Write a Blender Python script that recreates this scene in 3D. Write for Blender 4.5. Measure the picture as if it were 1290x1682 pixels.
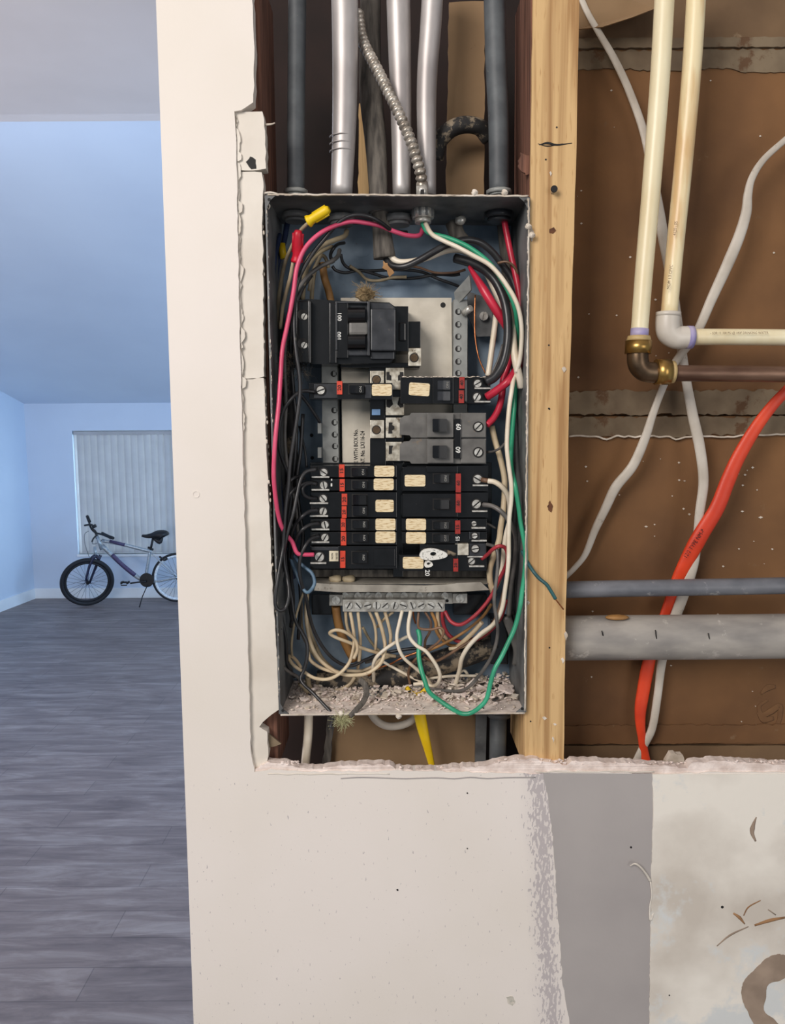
import bpy, bmesh, math, random
from mathutils import Vector, Matrix, noise
from mathutils.geometry import tessellate_polygon
random.seed(7)
for o in list(bpy.data.objects): bpy.data.objects.remove(o)
S = bpy.context.scene
COL = S.collection
# ------------------------------------------------------------------ camera
F = 1274.0; CX, CY = 645.0, 841.0
PITCH = math.atan(140/F); ROLL = -0.0061
CAM = Vector((0, 0, 2.1))
cd = bpy.data.cameras.new('camera'); cd.sensor_fit = 'HORIZONTAL'; cd.sensor_width = 36
cd.lens = F/1290*36; cd.clip_start = 0.02; cd.clip_end = 100
cam = bpy.data.objects.new('camera', cd); COL.objects.link(cam)
RM = Matrix.Rotation(math.pi/2-PITCH, 3, 'X') @ Matrix.Rotation(ROLL, 3, 'Z')
cam.matrix_world = Matrix.Translation(CAM) @ RM.to_4x4()
S.camera = cam
# ------------------------------------------------------------------ light
w = bpy.data.worlds.new('world'); S.world = w; w.use_nodes = True
w.node_tree.nodes['Background'].inputs[0].default_value = (0.80, 0.90, 1.0, 1)
w.node_tree.nodes['Background'].inputs[1].default_value = 0.40
def area(name, loc, target, sx, sy, power, col):
    l = bpy.data.lights.new(name, 'AREA'); l.shape = 'RECTANGLE'; l.size = sx; l.size_y = sy
    l.energy = power; l.color = col
    o = bpy.data.objects.new(name, l); COL.objects.link(o); o.location = loc
    d = Vector(target)-Vector(loc); o.rotation_euler = d.to_track_quat('-Z', 'Y').to_euler()
    return o
area('room_lamp', (-1.0, -0.95, 2.95), (0.0, 0.75, 2.0), 0.9, 0.9, 46, (1.0, 0.935, 0.88))
area('rear_fill', (1.6, -1.8, 2.1), (0.1, 0.75, 1.95), 1.2, 1.5, 19, (1.0, 0.94, 0.90))  # added fill from behind the camera for the lower wall, no window there
area('side_window_daylight', (2.9, 5.6, 1.5), (-3.0, 8.0, 1.3), 2.6, 2.2, 300, (0.40, 0.65, 1.0))
area('outside_daylight', (-2.9, 10.4, 1.4), (-2.9, 9.0, 1.4), 3.6, 2.6, 190, (0.74, 0.90, 1.0))
area('far_room_fill', (-2.0, 4.0, 3.7), (-2.0, 5.0, 0.0), 2.0, 1.5, 76, (0.60, 0.74, 1.0))  # added fill to lift slope and far room, no opening in the ceiling
area('ceiling_fill', (-4.2, 1.6, 0.7), (-2.6, 4.2, 4.2), 2.4, 1.4, 112, (1.0, 0.90, 0.86))  # added upward fill that brightens ceiling and slope, not a real door
S.view_settings.view_transform = 'Standard'; S.view_settings.look = 'None'
S.view_settings.gamma = 1; S.view_settings.use_curve_mapping = False
S.view_settings.exposure = -0.32

# ------------------------------------------------------------------ helpers
def P(px, py, Y):
    d = RM @ Vector(((px-CX)/F, (CY-py)/F, -1.0))
    return CAM + d*(Y/d.y)
def FL(px, py, z=0.0):
    d = RM @ Vector(((px-CX)/F, (CY-py)/F, -1.0))
    return CAM + d*((z-CAM.z)/d.z)
def s2l(c):
    c = c/255.0
    return c/12.92 if c <= 0.04045 else ((c+0.055)/1.055)**2.4
def rgb(c): return (s2l(c[0]), s2l(c[1]), s2l(c[2]), 1)
MATS = {}
def mat(name, c, rough=0.6, metal=0.0, c2=None, scale=60, stretch=(1, 1, 1), lo=0.35, hi=0.65, bump=0.0, bscale=None,
        detail=5, c3=None, s3=20, t3=0.62, trans=0.0, spec=0.5, coords='Object'):
    if name in MATS: return MATS[name]
    m = bpy.data.materials.new(name); m.use_nodes = True; MATS[name] = m
    nt = m.node_tree; N = nt.nodes; L = nt.links; b = N['Principled BSDF']
    b.inputs['Roughness'].default_value = rough; b.inputs['Metallic'].default_value = metal
    b.inputs['Specular IOR Level'].default_value = spec
    b.inputs['Base Color'].default_value = rgb(c)
    tc = N.new('ShaderNodeTexCoord'); mp = N.new('ShaderNodeMapping'); mp.inputs['Scale'].default_value = stretch
    L.new(tc.outputs[coords], mp.inputs['Vector'])
    if c2 is None: c2 = tuple(v*0.82 for v in c)
    n = N.new('ShaderNodeTexNoise'); n.inputs['Scale'].default_value = scale; n.inputs['Detail'].default_value = detail
    L.new(mp.outputs[0], n.inputs['Vector'])
    r = N.new('ShaderNodeValToRGB'); r.color_ramp.elements[0].position = lo; r.color_ramp.elements[1].position = hi
    r.color_ramp.elements[0].color = rgb(c2); r.color_ramp.elements[1].color = rgb(c)
    L.new(n.outputs['Fac'], r.inputs[0]); out = r.outputs[0]
    if c3:
        n3 = N.new('ShaderNodeTexNoise'); n3.inputs['Scale'].default_value = s3; n3.inputs['Detail'].default_value = 6
        n3.inputs['Roughness'].default_value = 0.7
        L.new(tc.outputs[coords], n3.inputs['Vector'])
        r3 = N.new('ShaderNodeValToRGB'); r3.color_ramp.elements[0].position = t3; r3.color_ramp.elements[1].position = t3+0.07
        L.new(n3.outputs['Fac'], r3.inputs[0])
        mx = N.new('ShaderNodeMix'); mx.data_type = 'RGBA'; L.new(r3.outputs[0], mx.inputs[0])
        L.new(out, mx.inputs[6]); mx.inputs[7].default_value = rgb(c3); out = mx.outputs[2]
    L.new(out, b.inputs['Base Color'])
    if bump > 0:
        nb = N.new('ShaderNodeTexNoise'); nb.inputs['Scale'].default_value = bscale or scale; nb.inputs['Detail'].default_value = 6
        L.new(mp.outputs[0], nb.inputs['Vector'])
        bp = N.new('ShaderNodeBump'); bp.inputs['Strength'].default_value = bump; bp.inputs['Distance'].default_value = 0.001
        L.new(nb.outputs['Fac'], bp.inputs['Height']); L.new(bp.outputs[0], b.inputs['Normal'])
    if trans > 0:
        tl = N.new('ShaderNodeBsdfTranslucent'); L.new(out, tl.inputs[0])
        ms = N.new('ShaderNodeMixShader'); ms.inputs[0].default_value = trans
        L.new(b.outputs[0], ms.inputs[1]); L.new(tl.outputs[0], ms.inputs[2])
        L.new(ms.outputs[0], N['Material Output'].inputs[0])
    return m

WORLDLOC = {}
def obj(name, bm, m, parent=None, smooth=False, origin=None):
    me = bpy.data.meshes.new(name)
    bmesh.ops.recalc_face_normals(bm, faces=bm.faces)
    if parent is not None: off = WORLDLOC[parent.name]
    elif origin is not None: off = Vector(origin)
    else:
        xs = [v.co for v in bm.verts]
        lo = Vector((min(v.x for v in xs), min(v.y for v in xs), min(v.z for v in xs)))
        hi = Vector((max(v.x for v in xs), max(v.y for v in xs), max(v.z for v in xs)))
        off = (lo+hi)/2; off.z = lo.z
    for v in bm.verts: v.co -= off
    if smooth:
        for f in bm.faces: f.smooth = True
        if smooth == 'auto':
            for e in bm.edges:
                if len(e.link_faces) == 2 and e.calc_face_angle(0) > 0.7: e.smooth = False
    bm.to_mesh(me); bm.free()
    for mm in (m if isinstance(m, (list, tuple)) else [m]): me.materials.append(mm)
    o = bpy.data.objects.new(name, me); COL.objects.link(o)
    WORLDLOC[o.name] = off
    if parent is not None: o.parent = parent
    else: o.location = off
    return o
def tag(o, label, cat, group=None, kind=None):
    if label: o['label'] = label
    if cat: o['category'] = cat
    if group: o['group'] = group
    if kind: o['kind'] = kind
    return o
def struct(name, bm, m, parent=None, smooth=False):
    o = obj(name, bm, m, parent, smooth)
    if parent is None: o['kind'] = 'structure'
    return o
def thing(name, label, cat, loc, group=None):
    o = bpy.data.objects.new(name, None); COL.objects.link(o); o.location = loc; o.empty_display_size = 0.02
    WORLDLOC[o.name] = Vector(loc)
    return tag(o, label, cat, group)
def B(): return bmesh.new()

def prism_w(bm, front, back):           # two rings of world points -> closed solid
    n = len(front)
    tri = tessellate_polygon([[Vector(p) for p in front]])
    vf = [bm.verts.new(p) for p in front]; vb = [bm.verts.new(p) for p in back]
    for t in tri:
        try: bm.faces.new([vf[i] for i in t])
        except ValueError: pass
        try: bm.faces.new([vb[i] for i in reversed(t)])
        except ValueError: pass
    for i in range(n):
        j = (i+1) % n
        bm.faces.new((vf[i], vf[j], vb[j], vb[i]))
def prism(bm, pts, Y0, Y1):             # pixel outline on the plane Y0, extruded straight back to Y1
    fr = [P(x, y, Y0) for x, y in pts]
    prism_w(bm, fr, [Vector((p.x, Y1, p.z)) for p in fr])
    return bm
def rect(x0, y0, x1, y1): return [(x0, y0), (x1, y0), (x1, y1), (x0, y1)]
def rrect(x0, y0, x1, y1, r=2, n=3):
    out = []
    for cx, cy, a0 in ((x1-r, y0+r, -90), (x1-r, y1-r, 0), (x0+r, y1-r, 90), (x0+r, y0+r, 180)):
        for k in range(n+1):
            a = math.radians(a0+90*k/n); out.append((cx+r*math.cos(a), cy+r*math.sin(a)))
    return out
def slab(bm, x0, y0, x1, y1, Y0, Y1, bev=0.0004):   # bevelled box
    q = bmesh.new(); fr = [P(x, y, Y0) for x, y in rect(x0, y0, x1, y1)]
    vf = [q.verts.new(p) for p in fr]; vb = [q.verts.new((p.x, Y1, p.z)) for p in fr]
    q.faces.new(vf); q.faces.new(vb[::-1])
    for i in range(4): q.faces.new((vf[i], vf[(i+1) % 4], vb[(i+1) % 4], vb[i]))
    if bev > 0: bmesh.ops.bevel(q, geom=q.edges[:], offset=bev, segments=2, affect='EDGES', profile=0.6)
    merge(bm, q); return bm
def merge(bm, q):
    m = {}
    for v in q.verts: m[v] = bm.verts.new(v.co)
    for f in q.faces:
        try:
            nf = bm.faces.new([m[v] for v in f.verts]); nf.material_index = f.material_index; nf.smooth = f.smooth
        except ValueError: pass
    q.free()
def wbox(bm, a, b, bev=0.0):
    q = bmesh.new(); bmesh.ops.create_cube(q, size=1)
    a = Vector(a); b = Vector(b)
    for v in q.verts: v.co = Vector(((a.x+b.x)/2+v.co.x*(b.x-a.x), (a.y+b.y)/2+v.co.y*(b.y-a.y), (a.z+b.z)/2+v.co.z*(b.z-a.z)))
    if bev: bmesh.ops.bevel(q, geom=q.edges[:], offset=bev, segments=2, affect='EDGES')
    merge(bm, q); return bm
def spline(pts, n=6):
    if len(pts) < 3: return [Vector(p) for p in pts]
    p = [Vector(q) for q in pts]; p = [2*p[0]-p[1]]+p+[2*p[-1]-p[-2]]; out = []
    for i in range(1, len(p)-2):
        for k in range(n):
            t = k/n
            out.append(0.5*((2*p[i])+(p[i+1]-p[i-1])*t+(2*p[i-1]-5*p[i]+4*p[i+1]-p[i+2])*t*t+(3*p[i]-p[i-1]-3*p[i+1]+p[i+2])*t**3))
    out.append(p[-2]); return out
def tube(bm, path, rad, seg=10, flat=1.0, caps=True, ref=Vector((0, 1, 0))):
    """path world points; rad float or list; flat = thickness toward ref / width."""
    n = len(path); rings = []
    for i, p in enumerate(path):
        t = (path[min(i+1, n-1)]-path[max(i-1, 0)]).normalized()
        s = t.cross(ref)
        if s.length < 0.05: s = t.cross(Vector((1, 0, 0)))
        s.normalize(); u = s.cross(t).normalized()
        r = rad[i] if isinstance(rad, (list, tuple)) else rad
        rings.append([bm.verts.new(p+s*math.cos(a)*r+u*math.sin(a)*r*flat) for a in [2*math.pi*k/seg for k in range(seg)]])
    for i in range(n-1):
        for k in range(seg):
            f = bm.faces.new((rings[i][k], rings[i][(k+1) % seg], rings[i+1][(k+1) % seg], rings[i+1][k])); f.smooth = True
    if caps:
        bm.faces.new(rings[0][::-1]); bm.faces.new(rings[-1])
    return bm
def interp(vals, t):
    if not isinstance(vals, (list, tuple)): return vals
    x = t*(len(vals)-1); i = min(int(x), len(vals)-2); return vals[i]+(vals[i+1]-vals[i])*(x-i)
def ptube(bm, pts, w, Y, seg=10, n=6, flat=1.0, wob=0.0):
    """pixel path; w pixel width (or list); Y depth (or list) along the path."""
    m = len(pts); wp = []
    for i, q in enumerate(pts):
        y = q[2] if len(q) > 2 else interp(Y, i/(m-1)); wp.append(P(q[0], q[1], y))
    path = spline(wp, n); k = len(path)
    if wob:
        path = [p+Vector((noise.noise(p*60)*wob, noise.noise(p*60+Vector((9, 3, 1)))*wob, 0)) for p in path]
    rad = [interp(w, i/(k-1))/2*path[i].y/F for i in range(k)]
    return tube(bm, path, rad, seg, flat)
def disc(bm, c, r, th, seg=20, bev=0.0):     # cylinder with axis along Y, front face at c
    q = bmesh.new()
    fr = [Vector((c.x+r*math.cos(2*math.pi*k/seg), c.y, c.z+r*math.sin(2*math.pi*k/seg))) for k in range(seg)]
    vf = [q.verts.new(p) for p in fr]; vb = [q.verts.new(p+Vector((0, th, 0))) for p in fr]
    ff = q.faces.new(vf); q.faces.new(vb[::-1])
    for i in range(seg): q.faces.new((vf[i], vf[(i+1) % seg], vb[(i+1) % seg], vb[i]))
    if bev: bmesh.ops.bevel(q, geom=[e for e in ff.edges], offset=bev, segments=2, affect='EDGES')
    merge(bm, q); return bm
def ring(bm, c, r0, r1, th, seg=24):
    vs = []
    for k in range(seg):
        a = 2*math.pi*k/seg; cs, sn = math.cos(a), math.sin(a)
        vs.append([bm.verts.new((c.x+r*cs, y, c.z+r*sn)) for r, y in ((r0, c.y), (r1, c.y), (r1, c.y+th), (r0, c.y+th))])
    for k in range(seg):
        a, b = vs[k], vs[(k+1) % seg]
        for j in range(4): bm.faces.new((a[j], b[j], b[(j+1) % 4], a[(j+1) % 4]))
    return bm
def vcyl(bm, cx, cy, cz0, cz1, r, seg=24, r1=None):
    tube(bm, [Vector((cx, cy, cz0)), Vector((cx, cy, cz1))], [r, r1 or r], seg)
def screw(bm, px, py, r, Y, ang=20, cross=False, th=0.002):   # slotted round head
    c = P(px, py, Y); R = r*Y/F; g = R*0.16
    seg = 22; a0 = math.radians(ang)
    disc(bm, Vector((c.x, Y+th*0.45, c.z)), R*0.98, th*0.6, seg)
    secs = [(0, math.pi), (math.pi, 2*math.pi)] if not cross else [(k*math.pi/2, (k+1)*math.pi/2) for k in range(4)]
    for s0, s1 in secs:
        mid = (s0+s1)/2; ofs = g if not cross else g*1.4
        pts = []
        if cross: pts.append((0, 0))
        for k in range(12):
            a = s0+(s1-s0)*k/11; pts.append((R*math.cos(a), R*math.sin(a)))
        q = bmesh.new(); fr = []
        for x, z in pts:
            # clip by the slot offset
            x2, z2 = x+ofs*math.cos(mid)*(1 if abs(x) < R*0.5 or cross else 1), z+ofs*math.sin(mid)
            l = math.hypot(x2, z2)
            if l > R: x2, z2 = x2*R/l, z2*R/l
            xr = x2*math.cos(a0)-z2*math.sin(a0); zr = x2*math.sin(a0)+z2*math.cos(a0)
            fr.append(Vector((c.x+xr, Y, c.z+zr)))
        vf = [q.verts.new(p) for p in fr]; vb = [q.verts.new(p+Vector((0, th*0.6, 0))) for p in fr]
        q.faces.new(vf); q.faces.new(vb[::-1]); n = len(vf)
        for i in range(n): q.faces.new((vf[i], vf[(i+1) % n], vb[(i+1) % n], vb[i]))
        merge(bm, q)
    return bm
def slotbar(bm, px, py, r, Y, ang):
    c = P(px, py, Y); R = r*Y/F*.93; a = math.radians(ang); d = Vector((math.cos(a), 0, math.sin(a))); n = Vector((-math.sin(a), 0, math.cos(a)))*R*.17
    f0 = [c-d*R+n, c+d*R+n, c+d*R-n, c-d*R-n]; f0 = [p+Vector((0, -.00012, 0)) for p in f0]
    prism_w(bm, f0, [p+Vector((0, .0005, 0)) for p in f0])
def rag(pts, step=8, amp=1.5, closed=True, seed=0, skip=()):
    rnd = random.Random(seed); out = []; n = len(pts)
    for i in range(n if closed else n-1):
        a, b = pts[i], pts[(i+1) % n]; out.append(a)
        if i in skip: continue
        d = math.hypot(b[0]-a[0], b[1]-a[1]); k = int(d/step)
        for j in range(1, k):
            t = (j+rnd.uniform(-.3, .3))/k; nx, ny = -(b[1]-a[1])/d, (b[0]-a[0])/d; q = rnd.uniform(-amp, amp)
            out.append((a[0]+(b[0]-a[0])*t+nx*q, a[1]+(b[1]-a[1])*t+ny*q))
    if not closed: out.append(pts[-1])
    return out
def lettering(s, px, py, Y, hpx, rot, m, parent, name='lettering', wfac=1.0, bold=0.0, fit=None):
    cu = bpy.data.curves.new('tmp', 'FONT'); cu.body = s; cu.size = 1; cu.align_x = 'CENTER'; cu.align_y = 'CENTER'
    cu.resolution_u = 2; cu.extrude = 0.02; cu.offset = bold
    t = bpy.data.objects.new('tmp', cu); COL.objects.link(t)
    bpy.context.view_layer.update()
    me = bpy.data.meshes.new_from_object(t.evaluated_get(bpy.context.evaluated_depsgraph_get()))
    bpy.data.objects.remove(t); bpy.data.curves.remove(cu)
    bm = bmesh.new(); bm.from_mesh(me); bpy.data.meshes.remove(me)
    k = hpx/0.70*Y/F
    if fit: wfac = fit*Y/F/k/(max(v.co.x for v in bm.verts)-min(v.co.x for v in bm.verts))
    c = P(px, py, Y); a = math.radians(rot)
    for v in bm.verts:
        x, z, d = v.co.x*k*wfac, v.co.y*k, -v.co.z*0.0015
        v.co = Vector((c.x+x*math.cos(a)-z*math.sin(a), c.y+d, c.z+x*math.sin(a)+z*math.cos(a)))
    return obj(name, bm, m, parent)

# ------------------------------------------------------------------ materials
M_blk = mat('black_plastic', (20, 20, 22), 0.2, c2=(12, 12, 13), scale=90, c3=(58, 55, 52), s3=130, t3=0.67)
M_blk2 = mat('dark_grey_plastic', (58, 60, 64), 0.3, c2=(40, 42, 46), scale=90, c3=(85, 82, 78), s3=90, t3=0.62)
M_gry = mat('grey_plastic', (112, 110, 106), 0.42, c2=(88, 86, 83), scale=70, c3=(120, 105, 88), s3=60, t3=0.62)
M_gry2 = mat('tray_steel', (176, 170, 158), 0.6, 0.1, c2=(138, 132, 122), scale=50, c3=(110, 100, 88), s3=60, t3=0.62, bump=.2)
M_steel = mat('grey_steel', (158, 160, 156), 0.5, 0.1, c2=(128, 130, 128), scale=60, c3=(150, 145, 138), s3=120, t3=0.64, bump=0.1)
M_blue = mat('blue_enamel', (140, 158, 174), 0.5, 0.0, c2=(100, 120, 140), scale=24, c3=(120, 122, 118), s3=160, t3=0.66)
M_side = mat('box_enamel', (128, 130, 130), 0.5, 0.0, c2=(80, 81, 82), scale=30, c3=(140, 136, 128), s3=90, t3=0.63)
M_zinc = mat('zinc', (224, 222, 214), 0.32, 0.45, c2=(176, 172, 164), scale=300)
M_lug = mat('tin_lug', (228, 222, 206), 0.4, 0.5, c2=(150, 140, 122), scale=160, c3=(105, 86, 62), s3=120, t3=0.6)
M_bar = mat('aluminium_bar', (196, 194, 186), 0.4, 0.35, c2=(146, 142, 134), scale=120)
M_emt = mat('galvanised_tube', (206, 201, 198), 0.48, 0.6, c2=(168, 162, 160), scale=14, stretch=(3, 3, 1), c3=(150, 140, 130), s3=50, t3=0.68)
M_gpvc = mat('grey_conduit', (92, 97, 100), 0.55, 0.0, c2=(68, 72, 76), scale=40, c3=(128, 126, 120), s3=110, t3=0.66)
M_gpvc3 = mat('blue_grey_conduit', (120, 122, 128), 0.45, 0.0, c2=(92, 95, 102), scale=28, stretch=(1, 1, 2), c3=(160, 160, 160), s3=60, t3=0.6)
M_gpvc2 = mat('light_conduit', (172, 166, 158), 0.6, 0.0, c2=(134, 130, 126), scale=16, stretch=(1, 3, 3), c3=(192, 186, 178), s3=45, t3=0.6, bump=0.15)
M_flex = mat('flex_steel', (206, 198, 186), 0.34, 0.6, c2=(140, 130, 118), scale=80)
M_paint = mat('cream_paint', (233, 226, 216), 0.6, c2=(226, 218, 208), scale=6, bump=0.10, bscale=450, c3=(224, 217, 212), s3=3, t3=0.55)
M_strip = mat('old_paint', (230, 223, 212), 0.6, c2=(212, 203, 190), scale=14, bump=0.3, bscale=90)
M_gyp = mat('raw_plaster', (244, 230, 222), 0.9, c2=(214, 196, 186), scale=90, bump=1.0, bscale=220)
M_dust = mat('plaster_dust', (240, 228, 218), 0.95, c2=(214, 200, 190), scale=120, bump=0.8, bscale=260, c3=(172, 162, 152), s3=70, t3=0.6)
M_greyp = mat('grey_primer', (174, 168, 165), 0.6, c2=(164, 158, 156), scale=9, bump=0.12, bscale=300)
M_board = mat('brown_lath_paper', (130, 92, 56), 0.85, c2=(96, 66, 40), scale=7, bump=0.4, bscale=90, c3=(124, 96, 68), s3=34, t3=0.66)
M_mud = mat('old_mortar', (128, 112, 90), 0.9, c2=(96, 80, 62), scale=22, bump=0.8, bscale=70, c3=(96, 70, 48), s3=30, t3=0.58)
M_mudw = mat('pale_plaster', (232, 222, 208), 0.9, c2=(184, 170, 152), scale=60, bump=0.6, bscale=120)
M_tan = mat('tan_paper', (150, 122, 90), 0.85, c2=(138, 112, 82), scale=18, c3=(84, 62, 44), s3=60, t3=0.68)
M_void = mat('shade_dark_board', (44, 30, 26), 0.9, c2=(28, 20, 18), scale=12)  # near-black colour stands for the shade deep in the cavity
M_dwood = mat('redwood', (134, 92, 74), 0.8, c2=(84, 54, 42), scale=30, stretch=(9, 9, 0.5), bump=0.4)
M_cream = mat('cream_card', (216, 208, 192), 0.55, c2=(198, 190, 174), scale=50)
M_label = mat('orange_label', (222, 72, 44), 0.5, c2=(196, 58, 36), scale=200)
M_redl = mat('dark_red_label', (170, 44, 34), 0.5, c2=(140, 34, 28), scale=200)
M_stick = mat('cream_sticker', (232, 214, 176), 0.6, c2=(196, 168, 122), scale=420, stretch=(0.4, 1, 2.2), lo=0.38, hi=0.5, c3=(150, 118, 78), s3=420, t3=0.62)
M_white = mat('white_print', (236, 236, 232), 0.6, c2=(222, 222, 216), scale=100)
M_ink = mat('black_print', (26, 24, 24), 0.7, c2=(18, 16, 16), scale=100)
M_brass = mat('brass', (186, 150, 84), 0.3, 0.85, c2=(140, 108, 60), scale=60)
M_bronze = mat('aged_brass', (122, 102, 80), 0.35, 0.8, c2=(84, 66, 50), scale=50)
M_copperp = mat('weathered_copper', (142, 112, 92), 0.42, 0.5, c2=(92, 66, 52), scale=14, stretch=(1, 4, 4), c3=(172, 160, 148), s3=14, t3=0.6)
M_cop = mat('bare_copper', (196, 128, 84), 0.3, 0.9, c2=(150, 90, 56), scale=90)
M_cpvc = mat('cream_cpvc', (240, 230, 196), 0.35, c2=(228, 212, 172), scale=12, stretch=(3, 3, 1))
M_cpvc2 = mat('stained_cpvc', (238, 222, 180), 0.35, c2=(216, 182, 132), scale=16, stretch=(4, 4, .6), lo=.4, hi=.55)
M_cpvcf = mat('cpvc_fitting', (216, 208, 196), 0.35, c2=(200, 192, 180), scale=30)
M_prim = mat('purple_primer', (150, 142, 190), 0.5, c2=(180, 170, 196), scale=70)
M_romex = mat('white_cable_jacket', (206, 198, 186), 0.5, c2=(182, 172, 158), scale=30, c3=(150, 138, 122), s3=50, t3=0.66)
M_orange = mat('orange_cable_jacket', (232, 74, 34), 0.45, c2=(206, 58, 28), scale=30)
M_yellow = mat('yellow_cable_jacket', (240, 204, 16), 0.45, c2=(220, 180, 10), scale=30)
M_rnut = mat('red_plastic', (206, 26, 50), 0.4, c2=(180, 20, 42), scale=60)
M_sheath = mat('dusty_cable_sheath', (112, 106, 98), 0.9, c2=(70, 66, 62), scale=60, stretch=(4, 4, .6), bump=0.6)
M_bdust = mat('black_dusty_sheath', (44, 42, 40), 0.7, c2=(24, 22, 22), scale=60, c3=(132, 118, 98), s3=60, t3=0.5, bump=0.9)
WIRE = {
 'black': mat('black_wire', (50, 50, 52), 0.33, c2=(34, 34, 36), scale=50, c3=(86, 82, 76), s3=60, t3=0.66),
 'grey': mat('grey_wire', (112, 108, 104), 0.4, c2=(78, 76, 74), scale=50),
 'beige': mat('beige_wire', (216, 198, 166), 0.4, c2=(188, 166, 134), scale=40, c3=(156, 132, 104), s3=60, t3=0.66),
 'white': mat('white_wire', (236, 226, 208), 0.38, c2=(222, 208, 184), scale=40),
 'tan': mat('tan_wire', (176, 130, 76), 0.55, c2=(142, 102, 58), scale=50),
 'dusty': mat('dusty_beige_wire', (176, 160, 130), 0.6, c2=(130, 117, 94), scale=50),
 'brown': mat('brown_wire', (136, 104, 80), 0.45, c2=(96, 72, 56), scale=50),
 'pink': mat('pink_wire', (226, 88, 124), 0.36, c2=(206, 70, 104), scale=40),
 'red': mat('red_wire', (206, 44, 70), 0.34, c2=(176, 34, 56), scale=40),
 'dred': mat('dull_red_wire', (176, 54, 64), 0.42, c2=(140, 42, 50), scale=40),
 'green': mat('green_wire', (58, 168, 128), 0.36, c2=(44, 142, 106), scale=40),
 'blue': mat('blue_grey_wire', (100, 128, 150), 0.42, c2=(76, 98, 120), scale=40),
 'navy': mat('navy_wire', (44, 58, 92), 0.5, c2=(30, 40, 68), scale=40),
 'teal': mat('teal_wire', (48, 98, 100), 0.45, c2=(36, 76, 82), scale=40),
 'copper': M_cop,
}
# ------------------------------------------------------------------ far room
rb = FL(57.5, 983); YB = rb.y
lw0 = FL(0, 1005)
HT = P(200, 662, YB).z
# floor
def floor_mat():
    m = bpy.data.materials.new('vinyl_plank'); m.use_nodes = True; N = m.node_tree.nodes; L = m.node_tree.links; b = N['Principled BSDF']
    tc = N.new('ShaderNodeTexCoord'); mp = N.new('ShaderNodeMapping'); mp.inputs['Scale'].default_value = (0.8, 5.0, 1)
    L.new(tc.outputs['Object'], mp.inputs[0])
    n = N.new('ShaderNodeTexNoise'); n.inputs['Scale'].default_value = 2.6; n.inputs['Detail'].default_value = 9; n.inputs['Roughness'].default_value = 0.68
    n.inputs['Distortion'].default_value = 0.6
    L.new(mp.outputs[0], n.inputs['Vector'])
    r = N.new('ShaderNodeValToRGB'); e = r.color_ramp.elements
    e[0].position = 0.33; e[0].color = rgb((106, 94, 92)); e[1].position = 0.68; e[1].color = rgb((158, 147, 142))
    x = e.new(0.5); x.color = rgb((130, 117, 113))
    L.new(n.outputs['Fac'], r.inputs[0])
    br = N.new('ShaderNodeTexBrick'); br.inputs['Scale'].default_value = 1.0; br.inputs['Brick Width'].default_value = 1.22
    br.inputs['Row Height'].default_value = 0.18; br.inputs['Mortar Size'].default_value = 0.002
    br.inputs['Color1'].default_value = (0.86, 0.86, 0.87, 1); br.inputs['Color2'].default_value = (1, 1, 1, 1); br.inputs['Mortar'].default_value = (0.55, 0.55, 0.57, 1)
    L.new(tc.outputs['Object'], br.inputs['Vector'])
    mx = N.new('ShaderNodeMix'); mx.data_type = 'RGBA'; mx.blend_type = 'MULTIPLY'; mx.inputs[0].default_value = 1
    L.new(r.outputs[0], mx.inputs[6]); L.new(br.outputs['Color'], mx.inputs[7]); L.new(mx.outputs[2], b.inputs['Base Color'])
    b.inputs['Roughness'].default_value = 0.5
    bp = N.new('ShaderNodeBump'); bp.inputs['Strength'].default_value = 0.25; bp.inputs['Distance'].default_value = 0.002
    L.new(n.outputs['Fac'], bp.inputs['Height']); L.new(bp.outputs[0], b.inputs['Normal'])
    return m
XL, XR = -8.0, 3.2
struct('floor', wbox(B(), (XL, -2.5, -0.1), (XR, YB+0.1, 0.0)), floor_mat())
M_room = mat('room_paint', (204, 217, 232), 0.75, c2=(198, 211, 227), scale=1.2)  # blue cast of the daylight is put into this wall colour
M_ceil = mat('ceiling_paint', (232, 222, 216), 0.85, c2=(224, 214, 208), scale=1.5)
M_trimw = mat('white_trim', (236, 240, 242), 0.45, c2=(226, 230, 232), scale=3)
# window opening, from the picture, on the back wall
wl, wr = P(121, 709, YB), P(420, 706, YB)
WX0 = P(123, 800, YB).x; WX1 = WX0+2.35; WZ1 = P(200, 707, YB).z; WZ0 = P(200, 910, YB).z
bm = B()
wbox(bm, (rb.x, YB, 0), (WX0, YB+0.14, HT)); wbox(bm, (WX1, YB, 0), (XR, YB+0.14, HT))
wbox(bm, (WX0, YB, 0), (WX1, YB+0.14, WZ0)); wbox(bm, (WX0, YB, WZ1), (WX1, YB+0.14, HT))
struct('wall_back', bm, M_room)
dirl = (lw0-rb).normalized(); far = rb+dirl*4.6
nrm = Vector((-dirl.y, dirl.x, 0)); nrm = nrm if nrm.x < 0 else -nrm
bm = B(); fr = [rb, far, far+nrm*0.12, rb+nrm*0.12]
prism_w(bm, fr, [Vector((p.x, p.y, min(HT+0.30*(YB-p.y)+.02, 3.9))) for p in fr]); struct('wall_left', bm, M_room)
struct('wall_left', wbox(B(), (XL-0.1, -2.5, 0), (XL, YB+0.1, 4.6)), M_room)
# baseboards
BH = P(100, 966, YB).z
bm = B(); wbox(bm, (rb.x, YB-0.014, 0), (XR, YB, BH), 0.004); struct('baseboard_back', bm, M_trimw)
bm = B(); fr = [rb, far, far-nrm*0.014, rb-nrm*0.014]; prism_w(bm, fr, [p+Vector((0, 0, BH)) for p in fr]); struct('baseboard_left', bm, M_trimw)
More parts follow.
